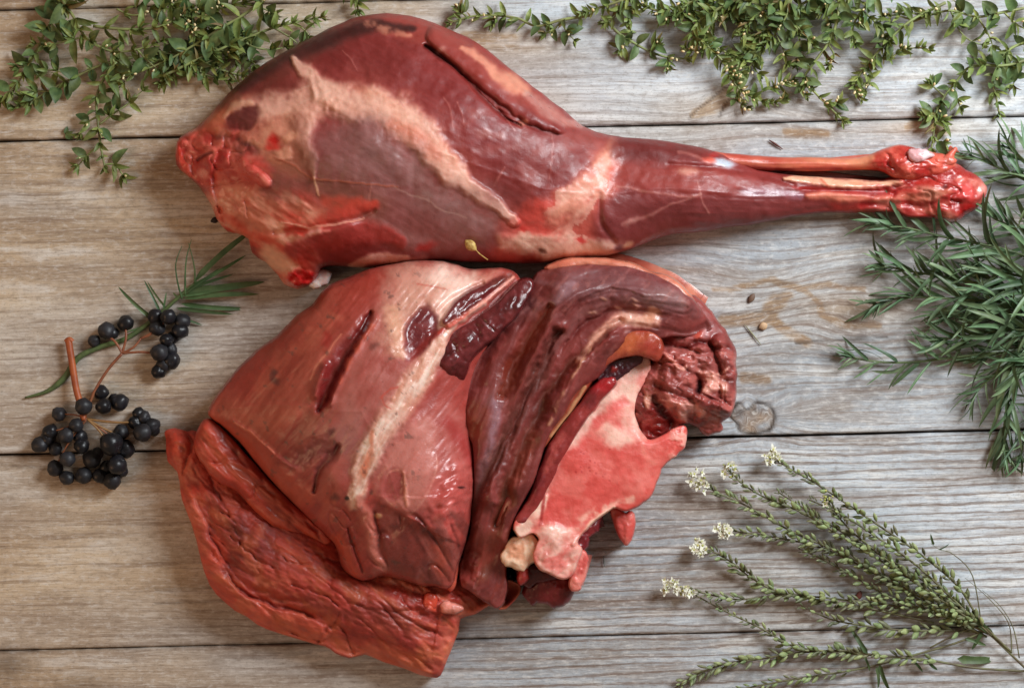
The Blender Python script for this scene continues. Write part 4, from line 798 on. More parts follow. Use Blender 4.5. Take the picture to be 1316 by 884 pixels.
muscle('rolled_sinew', [(655,592),(662,587),(674,586),(677,596),(674,612),(668,632),(660,655),(650,680),(644,705),(640,730),(646,760),(648,772),(642,778),(636,765),(628,735),(628,705),(634,680),(644,655),(652,630),(654,610)], lambda x, y: 104 - 46 * sstep(640, 740, y) - 14 * sstep(604, 586, y), .5, (136, 50, 44), 26, -70, E=6, lumps=3, ro=.24, c2=(160, 74, 62), c3=(100, 34, 32), size=11, rough=(1, 8), edit=lambda k: k.spot(667, 592, 9, 6, (206, 100, 84), .8, 0, .5, 3))
# ragged right end ------------------------------------------------------------
def e_rag(k):
    m = sstep(425, 455, k.y); k.lump(9, 26, 10, 3, 20, 1.4, m); k.crease(6, 34, 11, 15, 1.8, m, .16); k.grain(1.6, 4, 25, 5, 37, m, .12); k.lump(3, 8, 12, 2, 0, 1, m); k.crease(2.5, 18, 13, 0, 1.5, m, .12)
    k.area([(884,384),(905,400),(925,425),(910,440),(880,436),(862,428),(868,405)], (126, 42, 38), .85, 8, 5); k.spot(872, 428, 26, 10, (146, 66, 64), .8, 10, .5, 5, ro=.2)
    k.area([(856,444),(900,440),(930,455),(935,480),(900,480),(865,476)], (150, 78, 72), .75, 8, 6, z=5, ro=.38); k.ridge([(850,440,3),(875,446,3.4),(900,440,3),(922,448,3)], -9, 3); k.paint([(856,438,2),(880,446,2),(905,440,2)], (96, 26, 26), .8, .6, 2)
    k.roll([(925,440,11),(936,470,12),(938,500,12),(934,522,10)], 7, 4); k.ridge([(912,440,3),(920,460,3.4),(926,478,3)], -9, 2)
    k.spot(898, 430, 7, 5, (206, 80, 60), .9, -20, .5, 3, z=4); k.spot(908, 428, 9, 5, (196, 150, 150), .8, -20, .5, 4, z=3, ro=.2)
    k.area([(896,478),(915,475),(928,486),(932,500),(918,500),(908,508),(900,500),(903,490)], (226, 160, 144), .95, 3, 6, z=5, ro=.2); k.spot(930, 496, 5, 10, (222, 158, 140), .9, -10, .5, 5, z=3); k.paint([(912,482,1.4),(928,478,1.4),(938,470,1)], (230, 170, 152), .8, .5, 2)
    k.spot(898, 497, 4, 8, (40, 12, 14), .95, 10, .5, 3, z=-10); k.paint([(840,440,2),(862,462,2.4),(876,474,3),(882,472,2)], (228, 160, 142), .9, .5, 2, z=4)
    k.area([(826,520),(845,518),(860,535),(868,552),(845,558),(826,560)], (140, 44, 42), .9, 5, 3, z=3, ro=.18); k.paint([(842,512,4),(852,530,5),(862,540,4)], (56, 14, 16), .9, .6, 3, z=-8)
    k.paint([(872,520,4),(885,520,6),(900,528,5)], (226, 160, 146), .85, .5, 5, z=5, ro=.2); k.spot(876, 528, 6, 10, (228, 166, 150), .8, 10, .5, 5, z=3); k.spot(860, 520, 6, 5, (214, 130, 116), .7, 0, .5, 4, z=3)
    k.roll([(900,512,9),(918,520,10),(934,528,9)], 8, 3); k.paint([(905,538,5),(920,532,6),(930,526,4)], (70, 22, 22), .7, .7, 4)
    k.spot(832, 514, 4, 10, (222, 164, 140), .9, -10, .4, 3, z=5); k.mottle((190, 104, 96), .6, 12, 14, .25, .25, 10, 1.6, m, ro=.18); k.mottle((226, 150, 136), .5, 7, 15, .5, .15, 20, 3, m)
    k.bulge(862, 500, 22, 22, 10)
muscle('ragged_end', [(846,432),(862,408),(880,384),(892,382),(901.5,387),(914,403),(927,419),(938,435),(944.6,451),(945.5,473),(945,499),(944.6,518),(937,534),(927,543),(929,551),(914,559),(903,556),(896,547),(880,545),(868,552),(850,562),(832,566),(818,560),(808,536),(812,510),(826,482),(842,458)], lambda x, y: 66 - 22 * sstep(520, 560, y), .5, (146, 68, 62), 27, 20, E=9, g=1.3, rough=(2.4, 10), lumps=3, ro=.36, c2=(154, 74, 68), c3=(104, 34, 32), size=20, aniso=1.6, edit=e_rag, label='torn dark end of the joint with pale scraps of fat')
# sawn bone face ---------------------------------------------------------------
bone = [(829,458),(812,464),(797,480),(783,490),(768,506),(752,526),(741,544),(732,560),(722,578),(712,596),(704,612),(697,628),(690,645),(682,660),(672,672),(664,668),(661,680),(670,690),(685,684),(694,692),(690,700),(686,716),(694,730),(706,735),(722,743),(735,738),(742,722),(747,706),(741,696),(748,684),(764,669),(788,652),(800,655),(814,652),(826,645),(836,636),(846,612),(852,598),(868,585),(879,574),(882,560),(881,549),(868,550),(852,560),(836,566),(824,556),(816,536),(816,518),(822,500),(832,484),(836,470)]
p = Cut(bone, lambda x, y: 104 - 0.16 * (x - 690) - 0.02 * (y - 500), f=.10, g=1.2, E=4, sub=3, rough=(1.2, 8), base=(212, 82, 74), seed=31)
p.ro[:] = .36; p.lump(3, 40, 1, 2); p.lump(.35, 6, 2, 2)
p.mottle((214, 106, 94), .6, 24, 1, .1, .4); p.mottle((196, 64, 56), .5, 30, 2, .2, .35)
W1 = (238, 190, 172)
p.paint([(838,464,10),(822,478,20),(806,498,24),(790,512,20),(768,528,15),(748,546,11),(734,566,8)], W1, .97, .5, 8, ro=.28); p.paint([(806,505,10),(812,530,12),(810,556,13),(794,562,14),(776,552,14)], W1, .97, .5, 7, ro=.28); p.paint([(815,510,6),(818,540,7),(826,560,6)], W1, .9, .5, 5)
p.mottle((206, 76, 70), .8, 20, 4, .42, .18, -50, 1.6, np.exp(-p.ell(785, 525, 60, 50, -50) ** 2)); p.paint([(800,516,5),(788,524,8),(772,536,7),(762,548,5)], (208, 72, 66), .85, .6, 7); p.spot(745, 520, 8, 20, (196, 50, 46), .7, 40, .6, 6)
p.paint([(735,560,6),(718,590,8),(704,618,7),(694,640,5)], W1, .95, .6, 7, brk=.6, bs=9); p.paint([(700,636,3),(692,655,6),(676,676,9),(668,682,7)], (242, 204, 184), .97, .4, 4, z=3, ro=.22); p.paint([(700,625,1.5),(697,650,2),(694,675,2)], (150, 30, 28), .8, .5, 2)
p.paint([(690,690,8),(712,690,9),(736,680,7),(760,662,6),(790,648,5),(812,640,4)], (236, 176, 156), .9, .6, 7, brk=.35, bs=10); p.paint([(735,700,2),(764,668,2.4),(790,652,2)], (240, 196, 172), .9, .5, 2, z=2)
p.area([(680,690),(712,676),(742,690),(750,706),(742,730),(722,746),(694,736),(684,712)], (238,190,174), .92, 6, 6, z=4, ro=.26); p.mottle((220, 106, 98), .8, 13, 41, .2, .2, -30, 1.8, np.exp(-p.ell(716, 714, 30, 28) ** 4)); p.spot(704, 712, 5, 12, (196, 90, 80), .6, 20, .7, 5); p.spot(728, 708, 4, 13, (200, 92, 82), .6, -15, .7, 5); p.lump(5, 16, 42, 3, -60, 1.6, np.exp(-p.ell(716, 716, 32, 30) ** 4)); p.paint([(824,560,2),(830,580,3),(840,595,3)], (226, 136, 118), .6, .6, 4); p.area([(846,570),(870,556),(882,552),(878,574),(866,586),(850,596)], (212, 78, 70), .7, 5, 4); p.mottle((238, 176, 160), .8, 9, 6, .1, .25, 0, 1, sstep(852, 870, p.x), z=2)
for i in range(16):
    a = random.Random(i); p.spot(760 + a.uniform(-26, 26), 598 + a.uniform(-22, 22), a.uniform(.8, 1.4), a.uniform(.8, 1.4), (160, 34, 34), .7, 0, .5, 1)
p.mottle((228, 128, 116), .5, 16, 9, .25, .25, 20, 1.5)
p.paint([(840,560,3),(832,600,3),(836,636,3)], (220, 110, 98), .5, .7, 3); p.build('sawn_bone', JOINT, 'flat sawn face of pink and cream bone')
# curled orange lip over the bone and the dark hollow under it
muscle('curled_lip', [(845,462),(852,450),(848,436),(834,426),(812,426),(790,436),(768,456),(744,494),(722,526),(704,554),(688,576),(684,590),(694,582),(716,552),(738,524),(758,494),(776,472),(798,460),(818,456),(832,458)], lambda x, y: 112 - .05 * (y - 430), .26, (150, 62, 44), 28, -45, E=5, g=1.2, lumps=2, ro=.2, c2=(170, 84, 58), c3=(150, 48, 36), size=14, aniso=2.5, rough=(1.6, 9),
    edit=lambda k: (k.spot(842, 447, 9, 12, (166, 54, 46), .7, 0, .7, 6), k.paint([(752,496,2),(735,524,2.4),(708,562,2)], (216, 170, 120), .7, .5, 2, z=1.5), k.spot(806, 440, 26, 8, (200, 104, 56), .6, -14, .6, 6)))
muscle('red_strip', [(786,484),(770,490),(752,508),(734,532),(716,554),(702,578),(692,604),(682,634),(670,656),(662,668),(672,676),(690,656),(704,628),(718,598),(736,566),(756,534),(776,510),(792,494)], lambda x, y: 108 - .03 * (y - 480), .5, (134, 42, 40), 33, -58, E=5, g=1.2, lumps=2.5, ro=.24, c2=(160, 62, 58), c3=(98, 26, 30), size=14, aniso=2.2, rough=(1.8, 8),
    edit=lambda k: (k.spot(776, 494, 16, 9, (168, 28, 34), .85, -35, .5, 5, ro=.12), k.paint([(720,560,4),(708,590,5),(700,610,3)], (196, 96, 88), .6, .6, 4, brk=.4)))
muscle('dark_hollow', [(768,484),(776,472),(792,464),(808,458),(822,458),(824,466),(810,474),(798,484),(786,492),(774,494)], 97, .03, (58, 16, 24), 29, -30, E=3, g=1.1, lumps=2, ro=.26, c2=(70, 18, 26), size=8, aniso=1.4, rough=(3, 7), label='dark purple-red hollow beside the bone', edit=lambda k: k.spot(789, 474, 4, 4, (150, 40, 34), .9, 0, .5, 2, z=2))
# scraps under and beside the bone --------------------------------------------
cap([(644,716),(648,704),(652,694),(664,690),(676,684),(688,690),(694,704),(690,720),(680,726),(672,733),(658,727),(650,726)], 90, .20, (236, 198, 170), 41, JOINT, 'fat_lump', 'cream and orange lump of fat at the lower end of the bone', 4, (216, 140, 104), size=15, rough=(3, 9))
cap([(672,760),(682,742),(700,735),(722,738),(735,744),(740,755),(732,772),(724,778),(712,781.7),(704,777),(690,774),(686,778),(679,772)], 40, .7, (122, 36, 38), 43, JOINT, 'meat_scrap', 'dark red scrap hanging below the sawn bone', 3, (96, 26, 28), size=12, E=8)
cap([(736,758),(732,748),(738,728),(744,710),(750,706),(755,715),(754.5,728),(750,746),(746,756)], 70, .3, (222, 128, 116), 45, JOINT, 'pink_scrap', None, 2, (200, 76, 70), size=8)
cap([(784,652),(796,654),(804,660),(812,658),(816,668),(815,682),(808,698),(802,698),(796,690),(790,676)], 46, .6, (206, 84, 76), 46, JOINT, 'hanging_scrap', 'pink drop of meat hanging from the edge of the bone', 2, (222, 130, 118), size=9, E=6)
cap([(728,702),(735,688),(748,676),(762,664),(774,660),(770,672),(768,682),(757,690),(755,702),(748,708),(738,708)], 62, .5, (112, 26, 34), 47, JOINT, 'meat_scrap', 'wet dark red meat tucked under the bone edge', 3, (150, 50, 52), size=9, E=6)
cap([(668,745),(664,730),(676,724),(700,728),(720,734),(716,744),(690,748),(680,756)], 60, .5, (88, 26, 26), 48, JOINT, 'meat_scrap', 'dark meat under the fat lump, shade painted into its colour', 2, (66, 18, 20), size=9)
cap([(666,738),(671,726),(676,730),(678,742),(672,750),(667,748)], 82, .5, (170, 50, 46), 49, JOINT, 'pink_scrap', None, 1.5, size=6)
cap([(573,752),(577,738),(582,724),(588,722),(588,738),(584,752),(579,760)], 66, .6, (184, 78, 58), 50, JOINT, 'meat_tag', None, 1.5, size=6)
cap([(566,778),(572,772),(580,774),(592,780),(594,785),(580,787),(568,786)], 72, .5, (228, 140, 124), 51, JOINT, 'pink_scrap', None, 2, size=6)
cap([(544,766),(552,762),(562,766),(560,780),(552,786),(545,780)], 70, .6, (206, 74, 52), 52, JOINT, 'pink_scrap', None, 2, size=6)
# ------------------------------------------------------------------ plants
RNG = random.Random(7)
def leaf_mesh(name, prof, fold=0.25, curl=0.15, twist=0.0, mat=None, nseg=6, bend=0.0):
    """blade of length 1 along +x, half width prof(t), folded along its midrib, drooping to the tip"""
    vs, fs = [], []
    for i in range(nseg + 1):
        t = i / nseg; w = prof(t); zc = -curl * t * t + 0.04 * math.sin(3.1 * t); tw = twist * t
        for j, s_ in enumerate((-1, -.5, 0, .5, 1)):
            y = s_ * w; z = abs(s_) ** 1.3 * w * fold
            vs.append((t, bend * t * t + y * math.cos(tw) - z * math.sin(tw), zc + y * math.sin(tw) + z * math.cos(tw)))
    for i in range(nseg):
        for j in range(4):
            a = i * 5 + j; fs.append((a, a + 5, a + 6, a + 1))
    return raw_mesh(name, vs, fs, mat)
def tube_mesh(name, pts, radii, mat, sides=7, cap=True):
    P = [Vector(p) for p in pts]; vs, fs = [], []; n = len(P); up = Vector((0, 0, 1))
    for i, p in enumerate(P):
        d = (P[min(i + 1, n - 1)] - P[max(i - 1, 0)]).normalized(); x = d.cross(up)
        if x.length < 1e-4: x = d.cross(Vector((0, 1, 0)))
        x.normalize(); y = d.cross(x)
        for k in range(sides):
            a = 2 * math.pi * k / sides; vs.append(p + (x * math.cos(a) + y * math.sin(a)) * radii[i])
    for i in range(n - 1):
        for k in range(sides):
            a = i * sides + k; b = i * sides + (k + 1) % sides; fs.append((a, b, b + sides, a + sides))
    if cap:
        fs.append(list(range(sides))[::-1]); fs.append([(n - 1) * sides + k for k in range(sides)])
    return raw_mesh(name, vs, fs, mat)
def path3(pts, n=5):
    """smooth path through (px, py, z px) points, in metres"""
    return [W(a, b, max(c, .5)) for a, b, c in crom(pts, n)]
def place(name, me, parent, pos, direction, roll, scale):
    """a copy of a part mesh: +x along direction, +z up then rolled"""
    d = Vector(direction).normalized(); up = Vector((0, 0, 1)); y = up.cross(d)
    if y.length < 1e-3: y = Vector((0, 1, 0))
    y.normalize(); z = d.cross(y)
    c, s_ = math.cos(roll), math.sin(roll); y2 = y * c + z * s_; z2 = d.cross(y2)
    o = link(name, me, parent); L = Vector(pos) - parent.location
    sx, sy, sz = scale if isinstance(scale, tuple) else (scale, scale, scale)
    o.matrix_local = Matrix(((d.x * sx, y2.x * sy, z2.x * sz, L.x), (d.y * sx, y2.y * sy, z2.y * sz, L.y), (d.z * sx, y2.z * sy, z2.z * sz, L.z), (0, 0, 0, 1)))
    return o
def sub(P, loc): return [p - loc for p in P]
def at_len(P, t):
    i = min(int(t * (len(P) - 1)), len(P) - 2); f = t * (len(P) - 1) - i
    return P[i].lerp(P[i + 1], f), (P[i + 1] - P[i]).normalized()
def arc(P): return sum((b - a).length for a, b in zip(P, P[1:])) / S
def turn(d, yaw, pitch):
    """direction d turned by yaw about the vertical and lifted by pitch"""
    h = Vector((d.x, d.y, 0)).normalized(); c, s_ = math.cos(yaw), math.sin(yaw)
    h = Vector((h.x * c - h.y * s_, h.x * s_ + h.y * c, 0)); return (h * math.cos(pitch) + Vector((0, 0, math.sin(pitch)))).normalized()
R = math.radians

THY = plain_mat('thyme_leaf', (130, 142, 78), .5, c2=(98, 116, 58), scale=220, trans=.22, objvar=.35, bump=.0006)
THYD = plain_mat('thyme_dark_leaf', (104, 124, 74), .5, c2=(76, 98, 58), scale=220, trans=.2, objvar=.3, bump=.0006)
THYS = plain_mat('thyme_stem', (140, 152, 92), .55, c2=(116, 116, 76), scale=90, objvar=.2)
BUD = plain_mat('cream_bud', (232, 220, 176), .6, c2=(214, 186, 130), scale=300)
oval = lambda w: (lambda t: w * (math.sin(math.pi * min(1, max(0.0, t)) ** .8) ** .75 if 0 < t < 1 else 0.001))
lance = lambda w: (lambda t: w * max(.02, (min(1, t * 7) ** .8) * (1 - t) ** .45 * (1 - .15 * math.sin(6 * t))))
TL = [leaf_mesh('thyme_leaf', oval(w), f, c, tw, THY) for w, f, c, tw in ((.16, .5, .12, .2), (.19, .35, .28, -.3), (.13, .6, -.10, .4), (.17, .3, .40, 0))]
THYB = plain_mat('withered_leaf', (134, 112, 66), .6, c2=(104, 92, 52), scale=220, objvar=.2)
TL = TL * 5 + [leaf_mesh('thyme_leaf', oval(.14), .8, .5, .9, THYB), leaf_mesh('thyme_leaf', oval(.17), .6, -.3, -.8, THY)]
TD = [leaf_mesh('thyme_leaf', oval(w), f, c, tw, THYD) for w, f, c, tw in ((.27, .3, .2, .25), (.32, .25, .3, -.3), (.25, .5, .05, .5))]
TB = raw_mesh('flower_bud', [(0, 0, 0), (.3, .28, 0), (.3, 0, .28), (.3, -.28, 0), (.3, 0, -.28), (.8, .24, 0), (.8, 0, .24), (.8, -.24, 0), (.8, 0, -.24), (1, 0, 0)],
    [(0, 1, 2), (0, 2, 3), (0, 3, 4), (0, 4, 1), (1, 5, 6, 2), (2, 6, 7, 3), (3, 7, 8, 4), (4, 8, 5, 1), (5, 9, 6), (6, 9, 7), (7, 9, 8), (8, 9, 5)], BUD)
def thyme(label, mains, seed, gap=13, size=17, flowers=0, dark=.3, tip=1.0, group='thyme sprigs'):
    """mains: list of paths; the first is the main stem, the rest side twigs; leaves in crossed pairs, tufts at the tips"""
    g = random.Random(seed); P0 = path3(mains[0])
    root = thing('thyme_sprig', (P0[0].x, P0[0].y, 0), label, 'thyme sprig', group)
    for mi, pts in enumerate(mains):
        P = path3(pts); L = arc(P); n = len(P)
        link('stem', tube_mesh('stem', sub(P, root.location), [S * ((2.1 if mi == 0 else 1.5) - .9 * i / n) for i in range(n)], THYS, 6), root)
        k = max(2, int(L / (gap * .85)))
        for i in range(1, k + 1):
            t = (i + g.uniform(-.2, .2)) / (k + .2); t = min(t, .995)
            pos, d = at_len(P, t); big = size * (1.35 - .6 * t ** 2) * g.uniform(.7, 1.2)
            near_tip = t > .72
            for sgn in (-1, 1):
                if g.random() < .08: continue
                yaw = sgn * R(g.uniform(40, 80) if not near_tip else g.uniform(20, 55)); pit = R(g.uniform(-12, 32)) if i % 2 else R(g.uniform(5, 60))
                me = g.choice(TD if (g.random() < dark and not near_tip) else TL)
                place('leaf', me, root, pos, turn(d, yaw, pit), g.uniform(-.9, .9), big * S)
            if near_tip or g.random() < .7:            # small leaves crowded in the axil
                for _ in range(g.randint(2, 5) if not near_tip else 4):
                    place('leaf', g.choice(TL), root, pos, turn(d, R(g.uniform(-70, 70)), R(g.uniform(5, 65))), g.uniform(-1, 1), big * S * g.uniform(.45, .8))
        for _ in range(int(5 * tip)):
            pos, d = at_len(P, g.uniform(.95, 1)); place('leaf', g.choice(TL), root, pos, turn(d, R(g.uniform(-50, 50)), R(g.uniform(0, 60))), g.uniform(-1, 1), size * S * g.uniform(.4, .7))
        for _ in range(flowers if mi == 0 else flowers // 2):
            pos, d = at_len(P, g.uniform(.45, 1)); place('flower_bud', TB, root, pos + Vector((g.uniform(-5, 5), g.uniform(-5, 5), g.uniform(3, 9))) * S, turn(d, R(g.uniform(-90, 90)), R(g.uniform(10, 70))), 0, S * g.uniform(4, 6.5))
    return root
lg, rg = 'thyme sprigs heaped at the top left', 'thyme sprigs spread along the top right'
thyme('long thyme stem running down the left edge of the top left heap', [[(105,-30,10),(85,5,12),(62,35,14),(45,70,12),(30,95,8),(14,122,5)], [(48,62,12),(34,84,8),(22,88,6)], [(22,106,8),(12,118,6),(4,126,4)]], 1, 20, 22, 0, .6, .6, lg)
thyme('thyme sprig hanging lowest from the top left heap, pointing down', [[(150,80,22),(132,104,20),(124,128,16),(126,160,12),(130,192,9),(135,216,6)], [(128,160,12),(146,146,12),(164,134,10),(184,116,10)], [(128,186,9),(112,200,8),(100,214,5)], [(126,150,13),(112,158,9),(104,172,6)], [(134,212,6),(148,212,6),(158,226,4)]], 2, 19, 21, 2, .5, .6, lg)
thyme('bright green bare thyme stem slanting through the top left heap', [[(356,-14,20),(318,16,22),(285,36,22),(250,58,20),(215,78,18),(180,92,16),(150,102,16)], [(250,58,20),(275,62,20),(300,70,16)], [(285,36,22),(270,22,22),(250,18,20)]], 3, 30, 22, 3, .75, .8, lg)
thyme('thyme sprig whose leafy tip touches the far edge of the leg', [[(210,98,18),(260,74,20),(310,52,20),(352,36,18),(385,28,16),(414,22,14)], [(352,36,18),(372,48,14),(384,58,10)], [(310,52,20),(330,62,16),(352,64,12),(368,60,10)], [(380,29,16),(392,40,14),(398,48,12)]], 4, 20, 19, 0, .4, 1, lg)
thyme('dark thyme sprig lying low at the left end of the top left heap', [[(170,74,10),(130,84,10),(95,100,9),(65,116,8),(38,132,6),(18,140,4)], [(95,100,9),(76,92,9),(56,90,7)], [(60,118,8),(44,118,6),(28,124,5)]], 5, 17, 19, 0, .8, .8, lg)
thyme('cream flowered thyme sprig on top of the top left heap', [[(120,34,20),(160,38,24),(200,36,26),(228,26,26),(246,34,26),(252,48,24)], [(200,36,26),(208,14,24),(222,2,22),(236,-8,20)], [(228,26,26),(252,12,22),(285,4,18)]], 6, 13, 17, 9, .4, 1, lg)
thyme('leafy thyme clump on the right side of the top left heap', [[(200,66,14),(232,72,16),(262,82,15),(290,92,12),(312,98,10)], [(232,72,16),(256,92,12),(276,100,10),(296,104,8)], [(262,82,15),(285,74,14),(304,76,12)], [(240,76,14),(250,96,9),(262,104,7)]], 7, 13, 18, 0, .45, 1, lg)
thyme('thyme sprig crossing the middle of the top left heap with broad leaves', [[(66,-16,16),(92,18,20),(110,48,22),(142,66,22),(176,64,22),(210,52,20)], [(110,48,22),(88,52,20),(66,58,16),(44,56,12)], [(142,66,22),(150,88,20),(160,104,18),(152,114,16)], [(176,64,22),(196,84,18),(214,96,14)]], 8, 16, 21, 2, .7, .8, lg)
thyme('thyme tip poking in from the top edge above the leg', [[(440,-40,14),(450,-20,14),(458,0,12),(460,14,9)]], 9, 12, 17, 0, .3, 1.4, lg)
thyme('upper thyme sprig lying along the top edge of the left heap', [[(150,-30,18),(185,-8,20),(220,8,20),(265,14,20),(310,4,18),(352,-6,16)], [(220,8,20),(240,22,20),(252,30,18)], [(150,12,16),(170,20,18),(195,16,18)], [(310,4,18),(340,12,14),(352,20,12)]], 10, 14, 19, 5, .5, 1, lg)
# right side
thyme('thin thyme runner trailing left just above the leg', [[(760,20,9),(722,26,10),(690,34,8),(665,24,8),(632,20,8),(604,22,8),(578,30,6)], [(720,26,10),(728,40,8),(738,52,5)], [(640,20,8),(634,30,5)], [(600,22,8),(590,14,8)], [(722,26,10),(712,38,8),(700,44,6)]], 21, 17, 17, 2, .45, 1, rg)
thyme('bushy thyme head beside the runner at the top edge', [[(850,-30,14),(820,-8,18),(790,4,20),(765,12,18),(748,18,14)], [(800,0,20),(790,22,16),(776,30,12)], [(820,-8,18),(812,14,16),(806,30,12)]], 22, 9, 15, 1, .3, 1.6, rg)
thyme('sparse thyme twig dipping towards the boards at the top middle', [[(780,28,8),(796,44,8),(812,54,7),(834,66,6),(858,74,5),(884,76,5)], [(812,54,7),(800,60,5),(797,64,4)], [(834,66,6),(846,56,6)], [(858,74,5),(860,86,4)]], 23, 20, 16, 2, .5, 1, rg)
thyme('cream budded thyme frond curving down to the seam', [[(990,-20,22),(930,8,26),(896,30,26),(892,48,24),(912,62,22),(934,86,20),(944,108,16),(964,124,12),(990,132,9),(1010,126,8)], [(912,62,22),(896,66,18),(880,62,14)], [(934,90,20),(952,96,16)], [(964,124,12),(984,116,12),(1004,108,12),(1018,104,10)], [(950,116,15),(946,128,9),(960,138,6)]], 24, 8.5, 15, 16, .25, 1.4, rg)
thyme('thyme sprig with a star shaped tip crossing the seam', [[(1078,-10,26),(1076,26,26),(1064,56,22),(1044,84,18),(1034,102,14),(1050,122,12),(1066,138,8),(1084,156,5)], [(1064,56,22),(1072,72,18),(1066,84,14)], [(1036,100,14),(1028,112,10),(1036,124,7)], [(1066,138,8),(1076,132,8)]], 25, 15, 16, 4, .35, 1.4, rg)
thyme('thyme sprig bending down left of the star tipped one', [[(1215,4,18),(1172,26,22),(1146,48,20),(1124,72,16),(1108,92,12),(1098,112,9),(1108,128,6)], [(1172,26,22),(1150,20,20),(1136,22,18)], [(1124,72,16),(1144,76,14),(1158,64,14),(1178,62,12),(1194,64,8)], [(1108,92,12),(1118,104,8),(1112,116,6)]], 26, 11, 16, 6, .35, 1.2, rg)
thyme('thyme sprig at the top right that reaches down to the hoof joint', [[(1340,70,16),(1296,84,18),(1264,84,16),(1244,88,16),(1230,104,12),(1214,124,10),(1203,146,9),(1200,170,10),(1197,192,10)], [(1220,114,11),(1230,128,7),(1234,138,5)], [(1214,124,10),(1200,112,9),(1196,108,8)], [(1203,150,9),(1188,148,8)], [(1202,156,9),(1214,156,8)], [(1200,180,10),(1212,184,10)]], 27, 21, 19, 2, .7, .8, rg)
thyme('short dark thyme twig hanging at the right edge', [[(1330,52,16),(1300,62,16),(1284,82,14),(1276,104,10),(1280,124,8),(1284,146,5)], [(1290,72,15),(1304,94,10),(1302,110,8)]], 28, 15, 17, 1, .6, 1, rg)
thyme('dense dark thyme knot at the head of the right bunch', [[(1060,-40,24),(1020,-10,28),(985,10,30),(962,30,26),(952,46,22)], [(1020,-10,28),(1010,22,26),(996,44,22),(980,62,16)], [(985,10,30),(960,2,28),(935,0,26),(910,-2,22)], [(1010,22,26),(1030,40,22),(1044,56,18)], [(996,44,20),(1006,62,14),(1012,80,9)], [(975,60,14),(960,70,10),(968,86,7),(976,96,5)]], 29, 12, 19, 3, .7, 1, rg)
thyme('thyme sprig along the top edge between the head and the knot', [[(960,-26,16),(920,-8,20),(886,4,20),(852,14,18),(826,8,16),(796,-4,14)], [(886,4,20),(872,20,16),(852,26,12)], [(920,-8,20),(900,14,16),(884,24,12)]], 30, 9, 15, 4, .3, 1.2, rg)
thyme('thyme sprig near the top right corner with upright leaves', [[(1340,6,18),(1290,16,20),(1256,22,20),(1222,14,20),(1190,20,18),(1160,14,16)], [(1256,22,20),(1270,44,16),(1276,60,12)], [(1222,14,20),(1232,38,16),(1246,52,14),(1262,58,10)], [(1290,16,20),(1310,34,16),(1330,40,12)]], 31, 16, 19, 3, .55, 1, rg)
thyme('leafy thyme sprig above the bent one at the top right', [[(1150,-34,22),(1130,-6,26),(1108,14,26),(1096,36,22),(1100,58,16)], [(1130,-6,26),(1096,-4,26),(1068,4,26),(1050,16,24)], [(1108,14,26),(1130,34,20),(1140,52,14)]], 32, 12, 18, 3, .5, 1, rg)
thyme('thick thyme tangle in the heart of the right bunch', [[(1090,-30,16),(1050,-6,18),(1010,20,18),(980,44,16),(955,62,12)], [(1050,-6,18),(1062,20,16),(1072,44,12)], [(1010,20,18),(986,12,16),(950,14,14),(925,22,12)], [(1030,6,16),(1024,36,14),(1030,62,10),(1022,84,8)], [(985,40,16),(975,70,12),(958,92,10)]], 33, 10, 18, 2, .6, 1, rg)
thyme('thyme sprig under the cream budded frond at the top edge', [[(1000,-34,12),(960,-6,14),(925,22,14),(905,46,12),(930,66,10),(958,78,8)], [(925,22,14),(900,16,12),(868,22,10),(846,18,8)], [(940,10,14),(950,34,12),(962,56,10)]], 34, 10, 17, 3, .4, 1, rg)
thyme('thyme sprig tangled under the bare green stem of the left heap', [[(330,40,8),(285,58,9),(240,70,9),(200,78,8),(150,86,7)], [(285,58,9),(268,40,9),(240,28,8)], [(240,70,9),(224,92,7),(206,108,5)], [(300,52,9),(322,74,7),(330,92,5)]], 36, 11, 18, 0, .7, 1, lg)
# loose leaf on the seam, left
t = thing('fallen_leaf', W(87, 172, 0), 'single loose thyme leaf lying on the seam below the left heap', 'leaf'); 
for yaw in (20, -35, 75): place('leaf', TD[yaw % 3], t, W(84, 173, 1.5), turn(Vector((1, 0, 0)), R(yaw), R(8)), .2, 11 * S)

